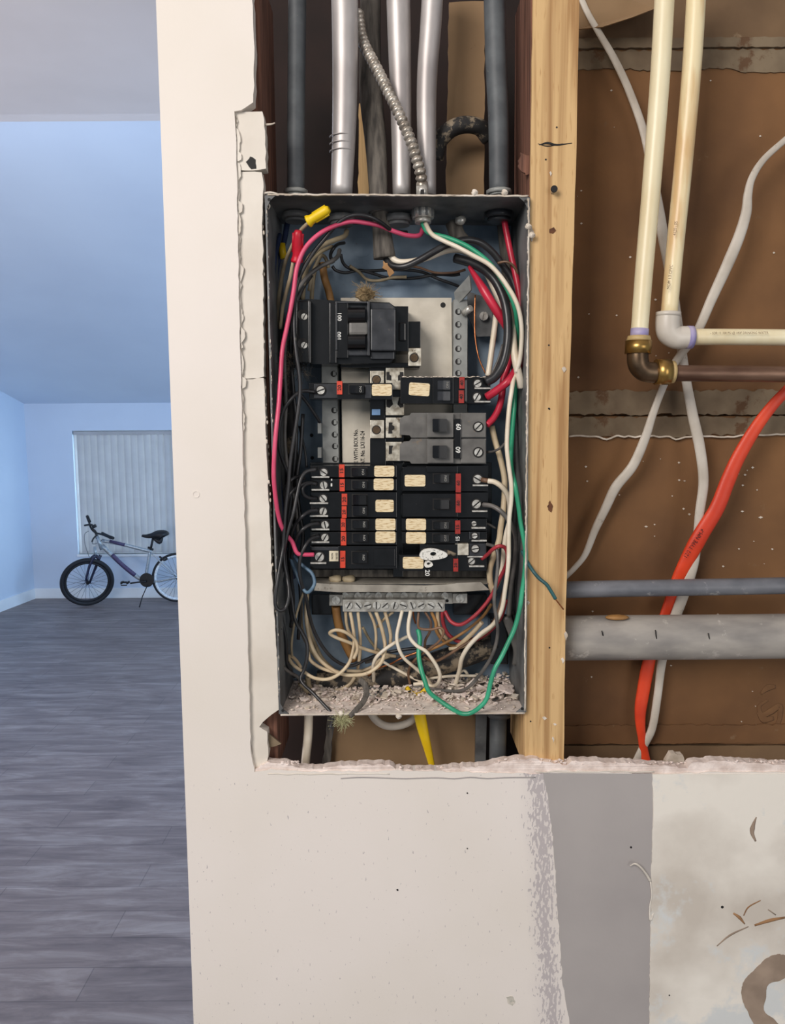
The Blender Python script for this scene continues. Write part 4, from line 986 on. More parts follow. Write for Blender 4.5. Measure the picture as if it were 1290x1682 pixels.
for i, x in enumerate((573, 588.5, 604, 618.5, 632.5, 648, 662.5, 677, 692, 708, 723)):
    an = (60, 130, 15, 90, 40, 75, 160, 110, 30, 150, 125)[i]; bm = B(); screw(bm, x, 994.5, 6.2, .7555, an); s2 = obj('bar_screw', bm, M_zinc, nb)
    bm = B(); slotbar(bm, x, 994.5, 6.2, .7555, an); obj('screw_slot', bm, M_ink, s2)
for x0, x1 in ((512, 546), (745, 800)):
    bm = B(); slab(bm, x0, 976, x1, 1010, .778, .79, .001); obj('bar_support', bm, M_blk, nb)

# ------------------------------------------------------------------ conduits above the box
def pipe(name, label, pts, w, Y, m, cat='pipe', group=None, seg=24, n=8, root=False):
    bm = B(); ptube(bm, pts, w, Y, seg, n)
    if root:
        t = thing(name, label, cat, P(pts[-1][0], pts[-1][1], Y if not isinstance(Y, tuple) else Y[-1]), group); obj('tube', bm, m, t); return t
    return tag(obj(name, bm, m), label, cat, group)
GC = 'conduits entering the top of the box'
def nut(par, x, y, Y, w, h=10, m=M_side):
    bm = B(); c = P(x, y, Y); r = w/2*Y/F; hh = h*Y/F
    vcyl(bm, c.x, c.y, c.z-hh/2, c.z+hh/2, r, 10); vcyl(bm, c.x, c.y, c.z-hh, c.z-hh/2, r*.8, 20); obj('locknut', bm, m, par)
t = pipe('conduit', 'dark grey conduit at far left entering the box top', [(489, -60), (487, 150), (486, 320)], 28, .755, M_gpvc, 'pipe', GC, root=True); nut(t, 486, 316, .755, 38, 6, M_steel); nut(t, 486, 355, .755, 42, 9)
t = pipe('conduit', 'shiny steel tube, leftmost of the three bright ones above the box', [(564, -60), (567, 40), (566, 190), (561, 322)], [41, 41, 38, 34], .735, M_emt, 'pipe', GC, root=True); nut(t, 561, 360, .755, 44, 10)
for k in range(3):
    bm = B(); c = P(562, 226+k*12, .735); q = 18.9*.735/F; ringp = [Vector((c.x+q*math.cos(a), c.y+q*math.sin(a), c.z)) for a in [2*math.pi*i/24 for i in range(25)]]; tube(bm, ringp[12:], .0006, 6); obj('bend_crease', bm, M_emt, t)
t = pipe('conduit', 'shiny steel tube, middle of the three bright ones above the box', [(653, -60), (656, 60), (659, 190), (660, 322)], [37, 36, 32, 28], .752, M_emt, 'pipe', GC, root=True); nut(t, 655, 360, .755, 44, 10)
t = pipe('conduit', 'shiny steel tube, rightmost of the three bright ones above the box', [(714, -60), (708, 40), (701, 150), (702, 322)], [33, 33, 31, 28], .745, M_emt, 'pipe', GC, root=True)
t = pipe('conduit', 'dark grey conduit at far right entering the box top', [(811, -60), (815, 100), (819, 200), (820, 318)], [33, 33, 32, 31], .748, M_gpvc, 'pipe', GC, root=True); nut(t, 820, 316, .748, 40, 6, M_steel); nut(t, 820, 354, .752, 46, 10, M_blk2)
# ribbed flexible conduit
fx = thing('flexible_conduit', 'ribbed steel flexible conduit crossing in front of the tubes', 'pipe', P(694, 325, .728), GC)
pth = spline([P(x, y, d) for x, y, d in ((588, 20, .765), (596, 66, .752), (620, 115, .738), (650, 175, .726), (675, 232, .720), (690, 280, .722), (694, 305, .728))], 26)
rad = [17/2*p.y/F*(1+.16*math.sin(i*1.35)) for i, p in enumerate(pth)]
# resample finely for true ribs
fine = spline(pth, 5); L_ = 0; rads = []
for i, p in enumerate(fine):
    if i: L_ += (p-fine[i-1]).length
    rads.append(18/2*p.y/F*(.74+.30*abs(math.sin(L_/.0052*math.pi))))
bm = B(); tube(bm, fine, rads, 16); obj('hose', bm, M_flex, fx)
bm = B(); c = P(694, 312, .728); vcyl(bm, c.x, c.y, c.z-.007, c.z+.004, 19/2*.728/F, 20); obj('connector', bm, M_zinc, fx)
bm = B(); prism(bm, rect(691, 311, 697, 319), .7195, .7215); obj('set_screw', bm, M_ink, fx)
bm = B(); c = P(695, 352, .745); vcyl(bm, c.x, c.y, c.z-.004, c.z+.007, 34/2*.745/F, 16); vcyl(bm, c.x, c.y, c.z-.008, c.z-.004, 26/2*.745/F, 24); obj('bushing', bm, M_zinc, fx)
for k in range(10):
    a = 2*math.pi*k/10; bm = B(); vcyl(bm, c.x+math.cos(a)*.0095, c.y+math.sin(a)*.0095, c.z-.003, c.z+.006, .0013, 8); obj('bushing_rib', bm, M_side, fx)
# dusty cables
sh = thing('sheathed_cable', 'dusty grey sheathed cable with a cut open end inside the box', 'cable', P(630, 425, .755))
bm = B(); ptube(bm, [(610, -60), (608, 80), (610, 160), (618, 240), (622, 322), (624, 345), (628, 385), (632, 424)], [30, 34, 36, 34, 28, 26, 30, 36], (.778, .775, .77, .762, .756, .754, .752, .752), 16, 6, .7); obj('sheath', bm, M_sheath, sh)
bm = B(); ptube(bm, [(622, 340), (624, 350)], 34, .7545, 8, 3); obj('clamp_nut', bm, M_gry, sh)
bm = B(); prism(bm, rag([(630, 428), (640, 436), (648, 448), (640, 455), (636, 444), (628, 440)], 4, 1.2, True, 2), .748, .750); obj('torn_filler', bm, WIRE['tan'], sh)
bm = B(); ptube(bm, [(716, 262), (724, 230), (742, 212), (765, 205), (788, 209), (803, 226)], [24, 27, 26, 25, 27], (.772, .766, .762, .765, .775), 12, 6, wob=.002)
tag(obj('black_cable', bm, M_bdust), 'dusty black cable arching behind the right grey conduit', 'cable')
bm = B(); ptube(bm, [(745, 366), (752, 385), (765, 398)], [26, 24, 20], (.768, .766, .765), 12, 5); tag(obj('cable_stub', bm, M_sheath), 'grey cable stub entering the top of the box right of the green wire', 'cable')
bm = B(); q = bmesh.new(); bmesh.ops.create_icosphere(q, subdivisions=2, radius=.005); c = P(757, 362, .757)
for v in q.verts: v.co = c+Vector((v.co.x*1.1, v.co.y, v.co.z*.9))*(1+.3*noise.noise(v.co*400))
merge(bm, q); tag(obj('clamp_screw', bm, M_zinc, smooth=True), 'corroded silver clamp screw under the box top, right of the green wire', 'screw')

# ------------------------------------------------------------------ wires
GW = 'insulated wires inside the box'
def wire(color, label, w, Y, pts, cat='wire', name=None, seg=8, group=GW, flat=1.0, n=6):
    bm = B(); ptube(bm, pts, w, Y, seg, n, flat)
    nm = {'dred': 'red', 'dusty': 'beige', 'blue': 'blue', 'teal': 'green'}.get(color, color)
    return tag(obj(name or nm+'_wire', bm, WIRE[color]), label, cat, group)
wire('pink', 'bright pink wire arching over the top left and down to the bottom left breaker', 7.5, (.755, .735, .718, .713, .713, .714, .718, .726),
 [(695, 374), (690, 386), (672, 387), (650, 381), (625, 371), (600, 366), (575, 364), (545, 373), (520, 388), (500, 410), (488, 440), (483, 475), (478, 505), (471, 540), (464, 575), (461, 620, .709), (458, 665, .704), (453, 715, .699), (450, 765, .6985), (451, 800, .6995), (458, 850, .706), (468, 875, .714), (480, 890, .72), (488, 908), (500, 911), (516, 911)])
wire('black', 'black wire arching beside the pink one with a hanging loop at lower left', 6.5, (.762, .74, .725, .714, .711, .711, .711, .712, .714, .726),
 [(668, 382, .75), (645, 379, .738), (628, 367, .728), (610, 357, .722), (590, 353, .72), (570, 357, .72), (552, 370, .72), (533, 393, .722), (515, 415, .722), (499, 441, .72), (488, 468), (484, 505), (484, 545), (487, 580), (492, 615), (493, 645), (489, 680), (483, 720), (477, 760), (474, 800), (470, 830), (467, 870), (465, 900), (460, 930, .706), (455, 960, .701), (452, 985, .699), (454, 998, .699), (461, 1003, .700), (470, 997, .703), (475, 975, .706), (472, 950), (467, 925), (467, 900), (474, 870), (482, 843), (488, 813), (494, 788), (503, 775), (520, 771)])
wire('black', 'black wire from the lone left breaker bowing left, then down over the bottom edge', 6, (.731, .720, .724, .735, .742, .742, .735, .73, .722, .700),
 [(518, 644), (500, 642), (488, 647), (474, 661), (463, 682), (459, 705), (459, 735), (465, 758), (474, 780), (478, 815), (474, 850), (470, 900), (472, 940), (479, 980), (485, 1018), (496, 1038), (504, 1055), (505, 1076), (500, 1099), (494, 1114), (500, 1125), (512, 1136), (528, 1153), (546, 1175), (543, 1196)])
wire('black', 'short black wire slanting down to a tab of the left rail', 5, (.735, .75), [(494, 648), (505, 662), (516, 678), (526, 694)])
wire('black', 'thin black wire end above the top left breaker in shadow', 4, (.765, .76), [(492, 700), (497, 722), (502, 745), (504, 768)])
wire('black', 'black wire from the second left breaker curving down behind the loop', 6, (.732, .722, .722, .73, .745), [(520, 795), (505, 793), (494, 797), (482, 806), (474, 818), (470, 845), (466, 880), (462, 920), (460, 960)])
wire('black', 'dark shiny wire bump beside the second left breaker', 6, (.735, .722, .73), [(500, 786), (492, 783), (482, 786), (472, 797), (467, 812), (470, 830)])
wire('black', 'black wire bent in a tight C at the upper screw of the double pole breaker', 5.5, (.732, .724, .722, .73), [(520, 819), (508, 818), (499, 812), (497, 803), (503, 796), (514, 793)])
wire('black', 'black wire from the lower screw of the double pole breaker', 6, (.732, .722, .73, .745, .75), [(522, 838), (509, 840), (497, 848), (486, 861), (479, 880), (476, 910), (479, 950), (476, 990), (480, 1020)])
wire('black', 'black wire from the breaker below the double pole one', 6, (.732, .722, .73, .745, .755), [(524, 860), (510, 862), (497, 870), (487, 884), (481, 905), (478, 940), (482, 985), (478, 1030)])
wire('black', 'black wire from the second lowest left breaker sweeping under the white wires', 6, (.732, .722, .722, .735, .75, .77, .785, .78),
 [(524, 881), (512, 885), (502, 896), (494, 915), (492, 935), (495, 957), (503, 982), (508, 1010), (516, 1036), (530, 1062), (550, 1084), (575, 1094), (600, 1084), (620, 1076), (640, 1071), (664, 1067), (690, 1064)])
wire('blue', 'blue grey wire making a small loop left of the lower tray', 6, (.742, .728, .722, .728, .74), [(474, 900), (480, 924), (488, 945), (498, 967), (506, 973), (514, 965), (517, 955), (512, 941), (501, 932), (488, 920), (478, 905)])
wire('navy', 'navy blue wire running down the inner left side of the box', 9, (.78, .765, .752, .748, .75, .76), [(473, 362), (466, 400), (455, 440), (451, 500), (453, 570), (456, 640), (456, 720), (458, 780), (464, 850), (470, 905), (482, 950)])
wire('navy', 'second navy wire tight against the left side of the box', 7, (.76, .735, .73, .74), [(460, 385), (450, 440), (446, 520), (448, 620), (450, 720), (454, 800)])
wire('dusty', 'beige wire running from the yellow wire nut down the left side', 6, (.712, .718, .73, .745, .755), [(507, 366), (499, 373), (491, 383), (478, 408), (469, 430), (462, 462), (457, 500), (455, 540)])
wire('beige', 'beige wire hanging below the red wire nut', 6, (.722, .735, .75), [(482, 430), (477, 455), (470, 482), (464, 508), (461, 540)])
wire('dusty', 'beige wire curving from top left behind the pink wire', 8, (.768, .75, .74, .755), [(570, 379), (566, 388), (548, 395), (530, 403), (514, 417), (505, 430), (500, 455), (497, 492)])
wire('dusty', 'dusty wire just below the beige curve at top left', 6, (.772, .755, .75, .765), [(546, 405), (530, 412), (516, 424), (506, 440), (500, 462), (498, 500)])
wire('grey', 'grey wire end crossing the dusty bundle at top left', 7, (.758, .742, .735, .73), [(558, 411), (555, 421), (545, 429), (528, 437), (512, 448), (500, 461), (488, 478)])
wire('black', 'dark wire hooking at top left above the grey wire end', 5.5, (.772, .76, .765), [(566, 399), (556, 401), (548, 408), (543, 420), (548, 432)])
wire('tan', 'brown wire standing behind the top left corner of the main switch', 12, (.785, .78), [(530, 432), (533, 455), (540, 478), (545, 500)])
wire('dusty', 'dusty wire behind the bundle, second from the brown upright one', 7, (.78, .775), [(522, 428), (516, 450), (513, 475), (512, 500)])
wire('dusty', 'looped dusty wire end in the middle of the top left bundle', 6, (.772, .765, .77), [(540, 440), (535, 424), (528, 420), (522, 430), (514, 448), (508, 478)])
wire('black', 'thin black wire snaking across the blue back panel above the main switch', 5, (.78, .785, .788, .786), [(546, 437), (552, 444), (568, 448), (590, 444), (612, 449), (640, 457), (680, 457), (717, 451), (745, 452), (756, 450)])
wire('black', 'second thin black wire on the back panel ending near the bracket', 5, (.775, .785, .788, .79), [(560, 418), (564, 432), (575, 441), (600, 445), (650, 443), (690, 446), (720, 458), (748, 468), (760, 474)])
wire('dusty', 'short beige wire dipping across the back panel above the main switch', 5, (.778, .788, .788, .782), [(575, 437), (590, 447), (603, 459), (622, 461), (645, 456), (668, 455)])
wire('brown', 'thin brown wire between the black ones near the cut sheath', 4, (.77, .783, .782), [(668, 436), (690, 440), (715, 448), (745, 448), (765, 443)])
wire('black', 'thick black wire leaving the cut sheath and curving over to the right side', 11, (.754, .742, .740, .748, .752, .75, .745),
 [(634, 424), (644, 436), (664, 438), (688, 428), (712, 414), (735, 402), (765, 394), (790, 399), (810, 415), (824, 433), (838, 452), (847, 475), (852, 505), (850, 560), (845, 610)])
wire('white', 'thick white wire leaving the cut sheath and passing under the black ones', 10, (.752, .746, .748, .756, .758, .752, .75), [(640, 420), (655, 430), (680, 429), (706, 422), (732, 412), (758, 411), (782, 425), (800, 450), (812, 475), (822, 500), (828, 525)])
wire('black', 'thickest black wire sweeping down the right side into the twin breaker', 15, (.76, .745, .735, .728, .724, .724, .73), [(748, 424), (775, 432), (797, 444), (813, 460), (825, 483), (832, 508), (835, 540), (833, 570), (826, 598), (814, 618), (800, 627)])
wire('grey', 'thin dark wire hugging the inside of the thickest black one', 4, (.742, .738, .74), [(826, 566), (819, 590), (812, 606), (806, 620)])
wire('red', 'thick red wire beginning near the bracket and curving down to the grey breaker', [6, 15, 15, 13, 12, 11, 11, 11], (.75, .738, .735, .742, .748, .744, .738, .734), [(771, 438), (785, 460), (799, 483), (814, 507), (827, 527), (838, 548), (841, 575), (834, 603), (827, 625), (825, 648), (820, 670), (811, 687), (800, 698)])
wire('red', 'red wire dropping from the far right conduit and curving into the twin breaker', [10, 10, 11, 11, 13, 13], (.752, .748, .745, .74, .732, .722, .732), [(828, 358), (833, 385), (840, 420), (848, 455), (854, 490), (858, 530), (860, 565), (857, 593), (845, 612), (834, 627), (818, 640), (800, 652)])
wire('brown', 'thin brown tie looped around the red wire at upper right', 4, (.745, .74, .742, .75), [(818, 432), (832, 430), (843, 436), (850, 448), (851, 462)])
wire('green', 'long green wire from the ribbed conduit down the right side to the neutral bar', 8, (.745, .735, .728, .722, .718, .714, .711, .708, .706, .702, .697, .694, .700, .725, .745, .758),
 [(694, 366), (704, 382), (733, 390), (761, 401), (784, 415), (804, 432), (818, 450), (831, 470), (841, 490), (848, 514, .724), (850, 545, .736), (849, 600, .746), (846, 660, .75), (842, 710, .742), (840, 762, .726), (846, 795), (852, 830), (856, 860), (861, 886), (864, 912), (862, 943), (858, 972), (854, 1000), (846, 1031), (835, 1056), (824, 1079), (814, 1097), (807, 1118), (800, 1147), (789, 1161), (774, 1171), (759, 1172), (744, 1165), (720, 1149), (705, 1136), (698, 1118), (691, 1095), (688, 1073), (690, 1050), (687, 1034)])
wire('white', 'white wire twinned with the green one at the top, curving to the right side', 7.5, (.742, .73, .722, .718, .716, .718, .722), [(699, 367), (710, 385), (730, 396), (752, 406), (778, 420), (803, 434), (820, 451), (833, 469), (845, 489), (853, 510), (857, 535), (857, 562), (854, 592), (848, 612)])
wire('white', 'long white wire running down the right side and across to the bottom of the box', 7.5, (.73, .716, .712, .710, .710, .711, .713, .718, .73, .745, .765),
 [(848, 605), (844, 622), (841, 640), (837, 668), (834, 703), (833, 735), (836, 765), (840, 795), (840, 822), (837, 850), (836, 880), (836, 915), (834, 940), (830, 968), (826, 995), (819, 1014), (808, 1028), (789, 1042), (770, 1062), (759, 1081), (755, 1101), (748, 1125)])
wire('white', 'thick cut off white wire stub at right beside the twin breaker', 13, (.745, .728, .722, .728), [(834, 500), (841, 535), (844, 570), (849, 600), (854, 622), (856, 636)])
wire('white', 'straight cream wire behind the right rail dropping to the twin breaker', 9.5, (.752, .745, .74), [(816, 505), (814, 530), (810, 560), (806, 590), (802, 618)])
wire('copper', 'thin bare copper wire curved beside the right perforated rail', 2.6, (.755, .752, .748), [(781, 485), (780, 520), (781, 555), (787, 588), (798, 614)], name='copper_wire')
wire('beige', 'thick beige wire running down right of the breakers to the tray end', 10, (.745, .742, .738, .74, .75), [(808, 700), (814, 725), (822, 752), (829, 785), (829, 815), (827, 840), (823, 865), (820, 888), (812, 911), (805, 936), (806, 958), (812, 978)])
wire('white', 'short white wire into the large double pole breaker, brown taped end', 9, (.7285, .726, .724, .73, .74), [(802, 790), (813, 792), (825, 800), (834, 813), (838, 830), (837, 850)])
wire('brown', 'brown tape stub on the upper screw of the large double pole breaker', 8, (.7315, .7285), [(791, 788), (803, 790)])
wire('grey', 'grey wire from the lower screw of the large double pole breaker', 8, (.732, .722, .72, .735, .745, .75), [(794, 829), (808, 831), (822, 839), (834, 852), (844, 868), (848, 890), (846, 920), (841, 955), (838, 985), (836, 1012)])
wire('white', 'white wire descending behind the red one at lower right', 8.5, (.735, .738, .745), [(838, 855), (832, 878), (828, 905), (826, 930), (821, 950), (813, 968)])
wire('grey', 'grey double wire curving right from the grey breaker', 4, (.74, .728, .722), [(800, 743), (812, 741), (823, 735), (832, 725)])
wire('grey', 'thin dull wire from the thin breaker to the bundle at right', 4, (.74, .745), [(782, 857), (800, 860), (815, 868)])
wire('dred', 'red wire hooked over the white bundle, curving down to the neutral bar', 6.5, (.735, .724, .718, .724, .735, .74, .742, .748, .757),
 [(792, 918), (801, 911), (809, 903), (820, 897), (830, 900), (834, 912), (831, 930), (820, 953), (809, 976), (795, 996), (777, 1014), (757, 1026), (741, 1021), (731, 1004)])
wire('dred', 'lower red wire bowing under the right end of the neutral bar', 6.5, (.76, .765, .765, .76, .752, .748), [(727, 1003), (728, 1022), (735, 1040), (750, 1052), (768, 1055), (790, 1047), (810, 1032), (824, 1012), (832, 985)])
wire('grey', 'grey wire from the rusty plate breaker sweeping down to the bottom knockout', 6, (.73, .722, .718, .716, .716, .72, .73, .745, .76, .772), [(800, 894), (810, 897), (817, 905), (818, 925), (816, 950), (812, 985), (816, 1018), (818, 1040), (812, 1068), (798, 1095), (774, 1125), (755, 1135), (726, 1134), (703, 1130), (677, 1129)])
wire('teal', 'dark green wire with bare copper tip poking out over the pine stud', 6, (.716, .700, .694, .694), [(858, 905), (866, 922), (876, 938), (886, 950), (898, 960), (906, 972), (913, 984)])
wire('copper', 'bare copper tip of the dark green wire over the pine stud', 2.5, (.694, .696), [(912, 983), (919, 992), (926, 1001)], name='copper_tip')
wire('black', 'black wire falling from the dusty bundle behind the main switch lug', 6.5, (.755, .745, .75, .755, .76, .755), [(512, 452), (495, 478), (482, 520), (478, 580), (482, 640), (487, 700), (484, 760), (478, 820), (480, 880), (474, 950)])
wire('grey', 'dark grey wire bowing left under the lone left breaker level', 6, (.75, .738, .738, .748, .752), [(490, 470), (474, 520), (468, 590), (470, 660), (468, 720), (474, 780), (486, 830), (490, 880)])
wire('black', 'black wire close to the breaker ends crossing behind the red bend', 6, (.76, .752, .748, .755), [(498, 680), (494, 740), (488, 790), (492, 840), (498, 880), (492, 930), (494, 990), (490, 1050)])
wire('black', 'black wire hugging the lower left corner beside the hanging loop', 6, (.745, .735, .738, .75), [(468, 930), (460, 975), (463, 1015), (470, 1050), (472, 1090), (484, 1112)])
# neutral bar bundle
wire('beige', 'first beige wire hanging from the left end of the neutral bar', 5.5, (.762, .77), [(568, 1003), (569, 1020), (572, 1034), (578, 1046)])
wire('beige', 'beige wire dropping from the neutral bar left end and sweeping left in a wide bow', 6, (.762, .755, .745, .738, .735, .738, .75, .76), [(575, 1003), (579, 1024), (582, 1048), (580, 1069), (574, 1088), (562, 1103), (547, 1113), (532, 1116), (515, 1113), (500, 1104), (484, 1094), (475, 1082), (477, 1077), (486, 1084), (494, 1096)])
wire('beige', 'beige wire curled in a loop left of the neutral bar, crossing right', 6, (.742, .745, .74, .745, .755, .768), [(581, 1082), (587, 1068), (585, 1054), (576, 1044), (564, 1037), (551, 1035), (542, 1040), (552, 1047), (573, 1055), (594, 1064), (619, 1072), (650, 1078)])
wire('beige', 'beige wire hanging straight from the second screw of the neutral bar', 5.5, (.762, .765, .775), [(588, 1003), (591, 1031), (592, 1057), (591, 1079), (588, 1098)])
wire('beige', 'dull beige wire below the third screw of the neutral bar', 5, (.762, .77), [(606, 1003), (615, 1024), (618, 1045), (617, 1069)])
wire('beige', 'beige wire from the fourth screw sweeping under all and up the left side', 6.5, (.762, .76, .752, .75, .748, .75, .755, .76), [(617, 1003), (626, 1028), (631, 1048), (633, 1065), (628, 1085), (618, 1097), (603, 1106), (585, 1109), (566, 1108), (546, 1100), (525, 1083), (513, 1062), (506, 1036), (503, 1006), (505, 975)])
wire('beige', 'beige wire below the fifth screw of the neutral bar', 6, (.762, .765), [(632, 1003), (638, 1024), (642, 1043), (641, 1058)])
wire('white', 'white wire rising from the bottom fitting toward the middle of the neutral bar', 6, (.78, .765, .755, .75, .755, .762), [(614, 1132), (614, 1110), (613, 1096), (617, 1082), (628, 1070), (645, 1058), (660, 1050), (672, 1045)])
wire('beige', 'short beige wire slanting under the sixth screw of the neutral bar', 5, (.765, .772), [(646, 1005), (631, 1017), (620, 1030)])
wire('white', 'white wire from the seventh screw curving down to the yellow fitting', 6, (.758, .75, .748, .755, .77), [(661, 1003), (656, 1024), (652, 1045), (655, 1064), (664, 1081), (681, 1096), (696, 1109), (709, 1124)])
wire('white', 'white wire from the eighth screw making a long S to the bottom of the box', 6.5, (.758, .75, .745, .745, .75, .765, .772), [(675, 1003), (671, 1028), (673, 1046), (684, 1060), (699, 1069), (709, 1081), (718, 1095), (723, 1110), (719, 1123), (710, 1127), (696, 1123), (680, 1124)])
wire('copper', 'short bare copper wire under the eighth screw', 3, (.762, .768), [(679, 1004), (680, 1014), (683, 1024)], name='copper_wire')
wire('brown', 'brown wire looping right then down to the yellow fitting', 4.5, (.762, .75, .742, .742, .75, .762, .772), [(688, 1003), (687, 1026), (692, 1033), (709, 1034), (723, 1031), (729, 1038), (722, 1053), (707, 1065), (690, 1077), (677, 1090), (671, 1106), (674, 1124)])
wire('brown', 'brown wire with a small bend under the ninth screw', 4.5, (.762, .765, .77), [(698, 1004), (708, 1022), (706, 1038), (699, 1052), (698, 1068)])
wire('tan', 'yellowish tan wire from the tenth screw curving right', 5.5, (.762, .765, .77, .77), [(708, 1003), (716, 1022), (717, 1036), (726, 1050), (741, 1060), (760, 1059), (775, 1050)])
wire('beige', 'beige wire from the last screw of the neutral bar', 7, (.762, .768, .772), [(719, 1003), (720, 1020), (724, 1038), (735, 1050)])
wire('brown', 'long copper brown wire rising to the right bundle', 5, (.768, .758, .75, .745, .742, .742), [(697, 1080), (714, 1086), (733, 1078), (755, 1064), (778, 1050), (800, 1034), (812, 1020), (820, 1000), (828, 970)])
wire('tan', 'tan wire in the right bundle just above the copper brown one', 5, (.768, .76, .755, .75), [(705, 1068), (728, 1058), (752, 1045), (771, 1032), (793, 1013), (808, 992)])
wire('beige', 'pale wire in the right bundle between the brown ones', 8, (.765, .758, .752), [(752, 1062), (766, 1050), (780, 1036), (792, 1022)])
wire('beige', 'beige wire in the right bundle below the red wire', 6, (.762, .756, .75), [(738, 1066), (760, 1062), (784, 1048), (806, 1032), (820, 1018)])
wire('dred', 'dark red wire end tucked in the right bundle', 6, (.766, .758, .75), [(762, 1056), (780, 1048), (797, 1036), (810, 1026)])
wire('copper', 'copper wire crossing left from the bundle centre', 3.2, (.775, .77, .765), [(605, 1110), (621, 1098), (641, 1091), (660, 1081), (690, 1070)], name='copper_wire')
wire('white', 'white wire slanting down left of the yellow fitting', 5, (.772, .768, .775), [(628, 1086), (640, 1093), (664, 1106), (686, 1117), (705, 1124)])
wire('white', 'white wire lying level across the debris at the bottom', 5, (.772, .77, .775), [(696, 1115), (716, 1113), (735, 1111), (755, 1110), (783, 1110)])
wire('white', 'small white wire hump behind the grey wire at bottom right', 5, (.785, .778, .785), [(755, 1106), (762, 1101), (768, 1107), (772, 1116)])
wire('grey', 'grey brown wire lying behind the neutral wires', 6, (.782, .778, .775), [(600, 1088), (620, 1083), (640, 1080), (677, 1075), (701, 1063), (720, 1062)])
wire('beige', 'beige wire behind, running level below the neutral bar', 6, (.785, .78, .778), [(570, 1102), (592, 1102), (612, 1095), (624, 1084), (640, 1078)])
wire('dusty', 'dusty beige wire down the lower left corner', 7, (.76, .765, .768, .76, .755), [(494, 990), (495, 1031), (505, 1057), (522, 1082), (542, 1098), (560, 1106)])
wire('dusty', 'second dusty wire at lower left, behind the black one', 6, (.765, .77, .772), [(503, 1000), (509, 1035), (519, 1060), (530, 1082), (548, 1100)])
wire('beige', 'beige wire just left of the big bow, lower left', 6, (.756, .752, .75), [(506, 1070), (510, 1084), (522, 1094), (538, 1101), (556, 1105)])
wire('dusty', 'thin straight wire slanting at lower left', 4, (.742, .74, .745), [(499, 972), (488, 1006), (481, 1040), (479, 1062), (480, 1078)])
wire('grey', 'shiny grey wire end standing against the lower left side', 6, (.722, .725, .735, .745, .75), [(461, 1033), (459, 1062), (461, 1089), (474, 1103), (488, 1111), (496, 1122)])
wire('beige', 'beige wire curving over the debris at lower left', 6, (.775, .77, .772), [(510, 1128), (525, 1134), (546, 1135), (563, 1131), (575, 1123), (583, 1112)])
wire('dusty', 'thick dusty stub rising from the lower left knockout', 9, (.76, .765), [(506, 1112), (507, 1124), (512, 1136)])
wire('dusty', 'split wire end lying left of the lower left knockout', 7, (.75, .755), [(492, 1122), (500, 1130), (506, 1138)])
wire('tan', 'thick tan ground wire descending from under the left lug', 15, (.774, .778, .784, .79), [(552, 996), (555, 1020), (562, 1044), (572, 1066), (582, 1084)])
wire('dusty', 'thin dull wire right of the tan ground wire', 5, (.78, .785), [(596, 1030), (608, 1052), (622, 1068), (640, 1074)])
bm = B(); ptube(bm, [(591, 1116), (600, 1126), (602, 1140), (596, 1154), (586, 1165), (575, 1177)], [11, 10, 10, 8], (.735, .73, .725, .715, .706, .701), 10, 6, .4)
tag(obj('cable_strap', bm, M_sheath), 'flat dark strap hanging over the bottom edge of the box', 'strap')
# wire nuts
def nutcap(name, label, a, b, w0, w1, Ya, Yb_, m):
    bm = B(); pa, pb = P(a[0], a[1], Ya), P(b[0], b[1], Yb_); ax = (pb-pa); n = 14; path = [pa+ax*i/n for i in range(n+1)]
    prof = [1.0, .98, .82, .78, .80, .82, .84, .86, .88, .88, .88, .88, .86, .78, .55]
    tube(bm, path, [w0/2*pa.y/F*q*(1+(w1/w0-1)*i/n) for i, q in enumerate(prof)], 12)
    t = thing(name, label, 'wire nut', pa, 'twist on wire nuts'); obj('cap', bm, m, t)
    s = ax.normalized().cross(Vector((0, 1, 0))).normalized()
    for sg in (-1, 1):
        bm = B(); o_ = s*sg*w0/2*.78*pa.y/F; tube(bm, [pa+ax*.30+o_*.9, pa+ax*.9+o_*.9], .0012, 8); obj('wing', bm, m, t)
nutcap('wire_nut', 'red wire nut on the left beside the pink wire', (488, 430), (490, 378), 20, 17, .722, .712, M_rnut)
nutcap('wire_nut', 'yellow wire nut pointing up right at the box top left', (506, 364), (541, 343), 20, 17, .712, .706, M_yellow)
bm = B(); ptube(bm, [(463, 400), (466, 425)], 11, .765, 10, 3); tag(obj('wire_nut', bm, M_yellow), 'shadowed yellow wire nut deep in the top left corner', 'wire nut', 'twist on wire nuts')
# dark dusty tube in the bottom of the box with its clamp
dt = thing('black_service_cable', 'thick dusty black cable slanting across the bottom of the box', 'cable', P(700, 1115, .79))
bm = B(); ptube(bm, [(520, 1118), (580, 1122), (640, 1112), (700, 1096), (760, 1076), (815, 1054)], [36, 38, 40, 42, 42, 44], (.785, .785, .782, .78, .778, .778), 16, 8, wob=.001); obj('cable', bm, M_bdust, dt)
bm = B(); ptube(bm, [(806, 1030), (850, 1022)], 34, .778, 8, 3); slab(bm, 806, 1016, 836, 1092, .765, .79, .002); obj('fitting', bm, M_blk, dt)
bm = B(); ptube(bm, [(832, 1012), (842, 1040), (850, 1068), (846, 1092)], [16, 15, 14, 10], .755, 10, 5, .5); obj('clamp_band', bm, M_gry, dt)
